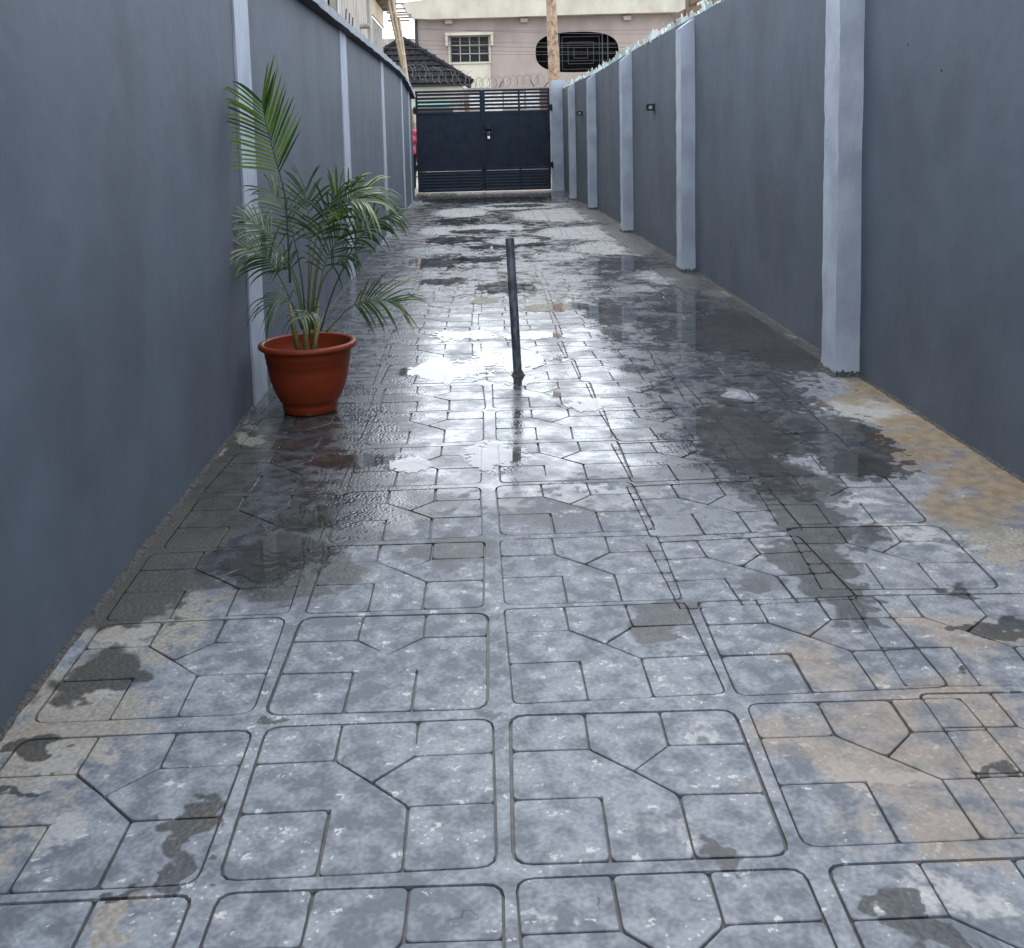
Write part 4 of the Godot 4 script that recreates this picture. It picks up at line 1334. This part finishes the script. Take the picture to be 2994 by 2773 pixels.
func make_tiled_house() -> void:
	var h := thing("tiled_roof_house", Vector3(0, 0, -34), "low cream house with a dark tiled hip roof behind the gate", "house")
	bar(h, "wall", Vector3(-4.1, 0, -4.5), Vector3(-0.16, 2.87, -0.07), M.cream)
	bar(h, "fascia", Vector3(-4.35, 2.80, -0.06), Vector3(0.10, 2.885, 0.0), M.iron)
	# underlay of the hip and the tiles on its front slope
	var apex := Vector3(-2.12, 4.42, -2.0)
	var el := Vector3(-4.35, 2.89, 0.0)
	var er := Vector3(0.11, 2.89, 0.0)
	var st := start()
	face(st, [el + Vector3(0, -0.03, 0), er + Vector3(0, -0.03, 0), apex + Vector3(0, -0.03, 0)], Vector3(0, 1, 1))
	face(st, [er + Vector3(0, -0.03, 0), apex + Vector3(0, -0.03, 0), apex + Vector3(0, -0.03, -3), Vector3(0.11, 2.86, -6)], Vector3(1, 1, 0))
	face(st, [el + Vector3(0, -0.03, 0), apex + Vector3(0, -0.03, 0), apex + Vector3(0, -0.03, -3), Vector3(-4.35, 2.86, -6)], Vector3(-1, 1, 0))
	var roof := put(st, "roof", M.roof[0], h)
	var up := (apex - (el + er) * 0.5)
	var slope := up.length()
	up = up.normalized()
	var nor := Vector3.RIGHT.cross(up).normalized()
	if nor.y < 0: nor = -nor
	rng.seed = 9
	var courses := 8
	for r in courses:
		var s0 := slope * r / courses
		var s1 := slope * (r + 1) / courses
		var cx := lerpf((el.x + er.x) * 0.5, apex.x, (s0 + s1) * 0.5 / slope)
		var hw := (er.x - el.x) * 0.5 * (1.0 - s0 / slope)
		var x := cx - hw + (0.11 if r % 2 else 0.0)
		while x < cx + hw - 0.05:
			var wide := minf(0.235, cx + hw - x)
			st = start()
			var f := func(u: float, v: float) -> Vector3:
				var wave := 0.022 * sin(u * PI)
				var lift := lerpf(0.050, 0.006, v) + wave
				return Vector3(x + wide * u * 0.985, 0, 0) + Vector3(0, el.y, el.z) + up * (lerpf(s0 - 0.02, s1 + 0.02, v) - 0.012 * sin(u * PI)) * 1.0 + nor * lift
			sheet(st, 5, 2, f, nor)
			var g := func(u: float, v: float) -> Vector3:
				var q: Vector3 = f.call(u, 0.0)
				return q - nor * 0.035 * v
			sheet(st, 5, 1, g, -up, 2)
			put(st, "roof_tile", M.roof[rng.randi() % 3], roof)
			x += 0.235
	for e in [er, el]:
		st = start()
		var n := 9
		for i in n:
			var a: Vector3 = e.lerp(apex, float(i) / n) + Vector3(0, 0.035, 0.01)
			var b: Vector3 = e.lerp(apex, float(i + 1) / n) + Vector3(0, 0.055, 0.01)
			tube(st, [a, b], [0.095, 0.075], 10)
		put(st, "hip_ridge", M.roof[1], roof)
	# shop boards under the eaves, and a dark sheet painting a shaded opening
	bar(h, "mint_board", Vector3(-3.2, 2.19, -0.069), Vector3(-0.555, 2.33, 0.05), M.mint)
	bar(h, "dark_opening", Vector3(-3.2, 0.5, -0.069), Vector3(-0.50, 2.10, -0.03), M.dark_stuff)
	bar(h, "pale_counter", Vector3(-1.9, 1.70, -0.029), Vector3(-1.0, 1.92, 0.15), M.white)
	var w := thing("compound_wall", Vector3(0, 0, -33.4), "brownish pink street wall with patches of peeling white paint, under the razor wire", "wall")
	bar(w, "panel", Vector3(-0.14, 0, -0.2), Vector3(4.6, 2.70, 0.0), M.pink)
	for q in [[0.02, 2.10, 0.36, 2.50], [0.40, 1.98, 1.05, 2.60], [1.10, 2.05, 1.72, 2.55], [1.78, 2.02, 2.19, 2.62]]: bar(w, "white_patch", Vector3(q[0], q[1], 0.001), Vector3(q[2], q[3], 0.012), M.white)
	bar(w, "dark_board", Vector3(2.22, 1.9, 0.001), Vector3(2.6, 2.64, 0.05), M.brown_timber)
	bar(w, "dark_board", Vector3(-0.13, 1.6, 0.001), Vector3(0.0, 2.3, 0.04), M.brown_timber)
	for x in [0.95, 2.05, 2.35]:
		st = start()
		var lean := 0.12 if x < 2.1 else 0.2
		tube(st, [Vector3(x, 2.69, -0.1), Vector3(x + lean * (1 if x != 2.05 else -1), 2.90, -0.1)], [0.018, 0.014], 6)
		put(st, "iron_bracket", M.iron, w)


func make_razor_wire() -> void:
	for c in [[Vector3(0.06, 2.84, -33.45), Vector3(2.30, 2.93, -33.45), 0.19, 21, "loose coil of razor wire along the top of the street wall"], [Vector3(-1.9, 3.25, -33.0), Vector3(0.10, 2.98, -33.2), 0.26, 10, "stretched coil of razor wire in front of the dark tiled roof"]]:
		var st := start()
		rng.seed = 3 + int(c[3])
		var p := []
		var r := []
		var n: int = c[3] * 14
		for i in n + 1:
			var t := float(i) / n
			var w: float = TAU * c[3] * t
			var rad: float = c[2] * (0.85 + 0.25 * wob.get_noise_2d(t * 60.0, c[2] * 100.0))
			p.append(c[0].lerp(c[1], t) + Vector3(0.04 * sin(w * 0.5 + 1.0) + 0.6 * rad * sin(w), rad * cos(w), rad * sin(w) * 0.8))
			r.append(0.0055)
		tube(st, p, r, 4)
		tag(put(st, "razor_wire", M.wire), c[4], "razor wire")


func make_unfinished_building() -> void:
	var b := thing("unfinished_building", Vector3(-2.2, 0, -18), "unfinished beige plastered building with timber formwork behind the coped wall", "building")
	bar(b, "wall", Vector3(-4.0, 0, -6.4), Vector3(0, 6.6, 2.2), M.plaster)
	bar(b, "rough_wall", Vector3(-4.0, 0, -11.0), Vector3(-0.02, 4.15, -6.401), M.concrete)
	bar(b, "column", Vector3(-0.3, 0, -7.0), Vector3(0.06, 6.6, -6.41), M.plaster)
	bar(b, "floor_slab", Vector3(-4.0, 4.72, -11.6), Vector3(0.34, 4.95, -7.01), M.concrete)
	bar(b, "slab_edge", Vector3(-4.0, 4.96, -11.3), Vector3(0.2, 6.4, -7.01), M.concrete)
	for i in 5: bar(b, "formwork_beam", Vector3(-0.5, 4.60, -7.5 - 0.9 * i), Vector3(0.36, 4.715, -7.4 - 0.9 * i), M.timber)
	bar(b, "formwork_board", Vector3(-0.012, 4.16, -10.9), Vector3(0.03, 4.59, -7.3), M.bamboo)
	var win := bar(b, "window", Vector3(0.001, 3.2, -0.55), Vector3(0.03, 4.6, 0.45), M.dark_glass)
	bar(win, "frame", Vector3(0.031, 3.2, -0.63), Vector3(0.05, 4.6, -0.551), M.white)
	var st := start()
	tube(st, [Vector3(-0.05, 3.64, -4.75), Vector3(0.20, 3.64, -4.75)], [0.055, 0.055], 12)
	put(st, "drain_pipe", M.plaster, b)
	# bent starter bars
	for i in 3:
		st = start()
		tube(st, [Vector3(0.06, 2.5, -1.55 - 0.55 * i), Vector3(0.05, 3.45, -1.6 - 0.55 * i), Vector3(0.06, 3.66 - 0.02 * i, -1.68 - 0.55 * i)], [0.012, 0.012, 0.012], 6)
		put(st, "starter_bar", M.iron, b)


func make_bamboo() -> void:
	rng.seed = 14
	for k in [[-1.60, 3.0, -1.90, 4.62, 0.050, "thick"], [-1.56, 2.98, -1.80, 4.68, 0.058, "thickest"], [-1.53, 2.98, -1.655, 4.25, 0.042, "short"]]:
		var st := start()
		st.set_smooth_group(1)
		var foot := Vector3(k[0] + (k[0] - k[2]) * 1.78, 0.0, -27.0)
		var top := Vector3(k[2], k[3], -27.0)
		foot.x = k[0] + (k[0] - k[2]) / (k[3] - k[1]) * k[1]
		var p := []
		var r := []
		var n := 14
		for i in n:
			var t := float(i) / n
			for e in [[0.0, 1.0], [0.06, 0.93], [0.94, 0.93], [0.985, 1.10]]:
				p.append(foot.lerp(top, t + e[0] / n))
				r.append(k[4] * e[1] * lerpf(1.15, 0.85, t))
		tube(st, p, r, 10)
		tag(put(st, "bamboo_pole", M.bamboo), "%s leaning bamboo pole beside the unfinished building" % k[5], "bamboo pole", "bamboo poles at the unfinished building")
	var i := 0
	for s in [[-1.98, 4.60, -1.535], [-1.98, 4.47, -1.50], [-1.98, 4.375, -1.46], [-1.9, 4.315, -1.36], [-1.9, 4.25, -1.335], [-1.95, 4.17, -1.40]]:
		var o := bar(self, "scaffold_stick", Vector3(s[0], s[1] - 0.022, -27.35 + 0.03 * i), Vector3(s[2], s[1] + 0.022, -27.29 + 0.03 * i), M.timber)
		tag(o, "grey timber batten sticking out from the formwork of the unfinished building", "batten", "battens at the unfinished building")
		i += 1


func make_street_things() -> void:
	var st := start()
	st.set_smooth_group(1)
	var p := []
	var r := []
	for i in 30:
		var t := i / 29.0
		p.append(Vector3(2.70 - 0.17 * t, 7.5 * t, -33.0) + Vector3(0.01 * wob.get_noise_2d(t * 30.0, 2.0), 0, 0))
		r.append(lerpf(0.205, 0.135, t) + 0.005 * wob.get_noise_2d(t * 90.0, 5.0))
	tube(st, p, r, 16)
	tag(put(st, "utility_pole", M.utility), "weathered brown utility pole rising behind the gate", "utility pole")
	rng.seed = 31
	for k in [[4.95, 4.35, 0.0], [4.42, 4.15, 0.4], [4.33, 4.09, -0.5], [4.15, 3.80, 0.8], [3.98, 4.02, -0.9], [4.70, 4.62, 0.6]]:
		st = start()
		p = []
		r = []
		for i in 25:
			var t := i / 24.0
			p.append(Vector3(lerpf(-9.0, 14.0, t), lerpf(k[0] + 0.25, k[1] - 0.15, t) - 0.35 * sin(PI * t) + 0.2, -36.0 + k[2]))
			r.append(0.0065)
		tube(st, p, r, 4)
		tag(put(st, "power_cable", M.cable), "thin black cable strung across the pink house front", "cable", "cables over the street")
	bar_thing("far_building", Vector3(-6.5, 0, -75), Vector3(-3.35, 7.25, -70), M.plaster, "plain beige far-off building between the tiled roof and the pink house", "building")
	# roof terrace behind the glass-topped wall
	var t := thing("roof_shed", Vector3(3.2, 0, -16), "brown timber post and boards showing over the broken glass", "shed")
	bar(t, "post", Vector3(0.0, 0, 0.15), Vector3(0.12, 4.6, 0.40), M.brown_timber)
	bar(t, "beam", Vector3(-0.02, 3.02, -0.65), Vector3(0.10, 3.14, 0.149), M.brown_timber)
	for i in 4: bar(t, "board", Vector3(0.02, 3.0 + 0.16 * i, 0.401), Vector3(0.05, 3.11 + 0.16 * i, 3.4), M.brown_timber)
	bar(t, "white_rail", Vector3(-0.03, 2.5, -1.75), Vector3(0.04, 3.02, -1.45), M.white)


func bar_thing(called: String, lo: Vector3, hi: Vector3, mat: Material, label: String, category: String) -> void:
	tag(bar(self, called, lo, hi, mat), label, category)


# ---------------------------------------------------------------- a person seen through the gap by the gate

func blob(bones: Array, cell: float, k := 0.03) -> SurfaceTool:
	var lo := Vector3.INF
	var hi := -Vector3.INF
	for b in bones:
		var m := maxf(b[2], b[3]) + 0.03
		lo = lo.min(b[0].min(b[1]) - Vector3.ONE * m)
		hi = hi.max(b[0].max(b[1]) + Vector3.ONE * m)
	var n := Vector3i(((hi - lo) / cell).ceil()) + Vector3i.ONE
	var val := PackedFloat32Array()
	val.resize(n.x * n.y * n.z)
	for z in n.z:
		for y in n.y:
			for x in n.x:
				var p := lo + Vector3(x, y, z) * cell
				var d := 9.0
				for b in bones:
					var ab: Vector3 = b[1] - b[0]
					var h := clampf((p - b[0]).dot(ab) / maxf(ab.length_squared(), 1e-9), 0.0, 1.0)
					var e: float = (p - b[0] - ab * h).length() - lerpf(b[2], b[3], h)
					var w := maxf(k - absf(d - e), 0.0) / k
					d = minf(d, e) - w * w * k * 0.25
				val[(z * n.y + y) * n.x + x] = d
	var at := {}
	for z in n.z - 1:
		for y in n.y - 1:
			for x in n.x - 1:
				var sum := Vector3.ZERO
				var cnt := 0
				for e in [[0, 0, 0, 1, 0, 0], [0, 1, 0, 1, 1, 0], [0, 0, 1, 1, 0, 1], [0, 1, 1, 1, 1, 1], [0, 0, 0, 0, 1, 0], [1, 0, 0, 1, 1, 0], [0, 0, 1, 0, 1, 1], [1, 0, 1, 1, 1, 1], [0, 0, 0, 0, 0, 1], [1, 0, 0, 1, 0, 1], [0, 1, 0, 0, 1, 1], [1, 1, 0, 1, 1, 1]]:
					var a := val[((z + e[2]) * n.y + y + e[1]) * n.x + x + e[0]]
					var b := val[((z + e[5]) * n.y + y + e[4]) * n.x + x + e[3]]
					if (a < 0.0) != (b < 0.0):
						var t := a / (a - b)
						sum += Vector3(x + e[0], y + e[1], z + e[2]).lerp(Vector3(x + e[3], y + e[4], z + e[5]), t)
						cnt += 1
				if cnt: at[Vector3i(x, y, z)] = lo + sum / cnt * cell
	var st := start()
	st.set_smooth_group(1)
	var ax := [Vector3i(1, 0, 0), Vector3i(0, 1, 0), Vector3i(0, 0, 1)]
	for c in at:
		for a in 3:
			var u: Vector3i = ax[(a + 1) % 3]
			var v: Vector3i = ax[(a + 2) % 3]
			var e: Vector3i = c + ax[a]
			var f0 := val[(c.z * n.y + c.y) * n.x + c.x]
			var f1 := val[(e.z * n.y + e.y) * n.x + e.x]
			if (f0 < 0.0) == (f1 < 0.0) or not (at.has(c - u) and at.has(c - v) and at.has(c - u - v)): continue
			face(st, [at[c], at[c - u], at[c - u - v]], Vector3(ax[a]) * (1.0 if f0 < 0.0 else -1.0))
			face(st, [at[c], at[c - u - v], at[c - v]], Vector3(ax[a]) * (1.0 if f0 < 0.0 else -1.0))
	return st


func V(x: float, y: float, z: float) -> Vector3:
	return Vector3(x, y, z)


func make_person() -> void:
	var t := thing("person", Vector3(-1.47, 0, -25.75), "person in a pink shirt and dark trousers standing outside, seen past the gate's hinge side", "person")
	var bones := [[V(0, 1.60, 0.02), V(0, 1.55, 0.03), 0.088, 0.078], [V(0, 1.66, -0.015), V(0, 1.62, -0.01), 0.085, 0.09], [V(0, 1.57, 0.105), V(0, 1.60, 0.095), 0.014, 0.010], [V(0, 1.42, 0), V(0, 1.52, 0.01), 0.055, 0.052],
		[V(-0.15, 1.40, 0), V(0.15, 1.40, 0), 0.075, 0.075], [V(-0.07, 1.25, 0.02), V(0.07, 1.25, 0.02), 0.105, 0.105], [V(-0.06, 1.0, 0.01), V(0.06, 1.0, 0.01), 0.10, 0.10], [V(-0.08, 0.92, 0), V(0.08, 0.92, 0), 0.10, 0.10]]
	for s in [-1.0, 1.0]:
		bones.append_array([[V(s * 0.19, 1.40, 0), V(s * 0.225, 1.12, -0.01), 0.052, 0.042], [V(s * 0.225, 1.12, -0.01), V(s * 0.225, 0.86, 0.05), 0.042, 0.028], [V(s * 0.225, 0.85, 0.05), V(s * 0.222, 0.78, 0.06), 0.030, 0.026],
			[V(s * 0.095, 0.88, 0), V(s * 0.10, 0.48, 0.02), 0.085, 0.055], [V(s * 0.10, 0.48, 0.02), V(s * 0.10, 0.09, -0.02), 0.055, 0.036], [V(s * 0.10, 0.045, -0.03), V(s * 0.11, 0.035, 0.14), 0.04, 0.03],
			[V(s * 0.088, 1.60, -0.01), V(s * 0.092, 1.575, -0.01), 0.014, 0.010]])
		for f in 4: bones.append([V(s * (0.212 + 0.008 * f), 0.765, 0.045 + 0.016 * f), V(s * (0.206 + 0.006 * f), 0.70 + 0.006 * absf(f - 1.5), 0.055 + 0.014 * f), 0.0095, 0.008])
		bones.append([V(s * 0.205, 0.81, 0.085), V(s * 0.195, 0.755, 0.105), 0.011, 0.009])
	put(blob(bones, 0.02), "body", M.skin, t)
	var cloth := [[V(-0.15, 1.405, 0), V(0.15, 1.405, 0), 0.083, 0.083], [V(-0.075, 1.25, 0.02), V(0.075, 1.25, 0.02), 0.12, 0.12], [V(-0.075, 1.0, 0.01), V(0.075, 1.0, 0.01), 0.118, 0.118], [V(-0.08, 0.94, 0), V(0.08, 0.94, 0), 0.120, 0.120]]
	for s in [-1.0, 1.0]: cloth.append([V(s * 0.18, 1.405, 0), V(s * 0.222, 1.17, -0.01), 0.066, 0.062])
	put(blob(cloth, 0.02), "shirt", M.shirt, t)
	cloth = [[V(-0.08, 0.90, 0), V(0.08, 0.90, 0), 0.112, 0.112]]
	for s in [-1.0, 1.0]: cloth.append_array([[V(s * 0.095, 0.86, 0), V(s * 0.10, 0.48, 0.02), 0.098, 0.072], [V(s * 0.10, 0.48, 0.02), V(s * 0.10, 0.12, -0.02), 0.072, 0.062]])
	put(blob(cloth, 0.02), "trousers", M.trousers, t)
	put(blob([[V(0, 1.69, -0.025), V(0, 1.64, -0.035), 0.088, 0.092]], 0.02), "hair", M.hair, t)
	var st := start()
	for s in [-1.0, 1.0]: span(st, Vector3(s * 0.105 - 0.045, 0.0, -0.08), Vector3(s * 0.105 + 0.045, 0.022, 0.18), 0.01)
	put(st, "sandals", M.sandal, t)


# ---------------------------------------------------------------- scene

func _ready() -> void:
	# camera: eye height 1.5 m, lens shifted down as in a photograph cropped at its top
	var cam := Camera3D.new()
	cam.name = "camera"
	cam.projection = Camera3D.PROJECTION_FRUSTUM
	cam.near = 0.05
	cam.far = 600.0
	cam.size = 0.05 * 948.0 / 1070.5
	cam.frustum_offset = Vector2(0, -0.05 * 215.4 / 1070.5)
	cam.position = Vector3(0, 1.5, 0)
	cam.basis = Basis(Vector3.UP, deg_to_rad(-2.102)) * Basis(Vector3.RIGHT, deg_to_rad(-7.037)) * Basis(Vector3(0, 0, 1), deg_to_rad(-1.375))
	add_child(cam)
	cam.current = true
	# overcast sky
	var sky := ProceduralSkyMaterial.new()
	sky.sky_top_color = Color(0.93, 0.955, 1.0)
	sky.sky_horizon_color = Color(0.90, 0.93, 0.97)
	sky.sky_curve = 0.25
	sky.ground_bottom_color = Color(0.3, 0.29, 0.27)
	sky.ground_horizon_color = Color(0.5, 0.5, 0.5)
	var env := Environment.new()
	env.background_mode = Environment.BG_SKY
	env.sky = Sky.new()
	env.sky.sky_material = sky
	env.background_energy_multiplier = 3.4
	env.tonemap_mode = Environment.TONE_MAPPER_LINEAR
	env.tonemap_exposure = 1.0
	env.sdfgi_enabled = true
	env.ssao_enabled = true
	env.ssil_enabled = true
	var we := WorldEnvironment.new()
	we.name = "environment"
	we.environment = env
	add_child(we)
	var sun := DirectionalLight3D.new()
	sun.name = "veiled_sun"
	sun.light_energy = 0.4
	sun.light_angular_distance = 20.0
	sun.light_color = Color(1.0, 0.98, 0.95)
	sun.shadow_enabled = true
	add_child(sun)
	sun.look_at_from_position(Vector3(-2.0, 9.0, -3.0), Vector3.ZERO)

	wob.seed = 4
	wob.frequency = 1.0
	wob.fractal_octaves = 3
	make_materials()
	var st := start()
	for i in 12:
		for k in 12:
			var x := -300.0 + 50.0 * i
			var z := -400.0 + 50.0 * k
			face(st, [Vector3(x, -0.03, z), Vector3(x + 50, -0.03, z), Vector3(x + 50, -0.03, z + 50), Vector3(x, -0.03, z + 50)], Vector3.UP)
	tag(put(st, "ground", M.street), "", "", "", "structure")
	make_pavement()
	make_puddles()
	make_walls()
	make_gate()
	make_lamp(-12.95, 1.69, "black wall lamp on the panel between the second and third piers")
	make_lamp(-20.6, 1.72, "black wall lamp on the panel close to the gate")
	make_post()
	var pot := Vector3(-0.90, 0.002, -5.69)
	make_pot(pot)
	make_palm(pot)
	make_house()
	make_tiled_house()
	make_razor_wire()
	make_unfinished_building()
	make_bamboo()
	make_street_things()
	make_person()
	print("built ", Time.get_ticks_msec())
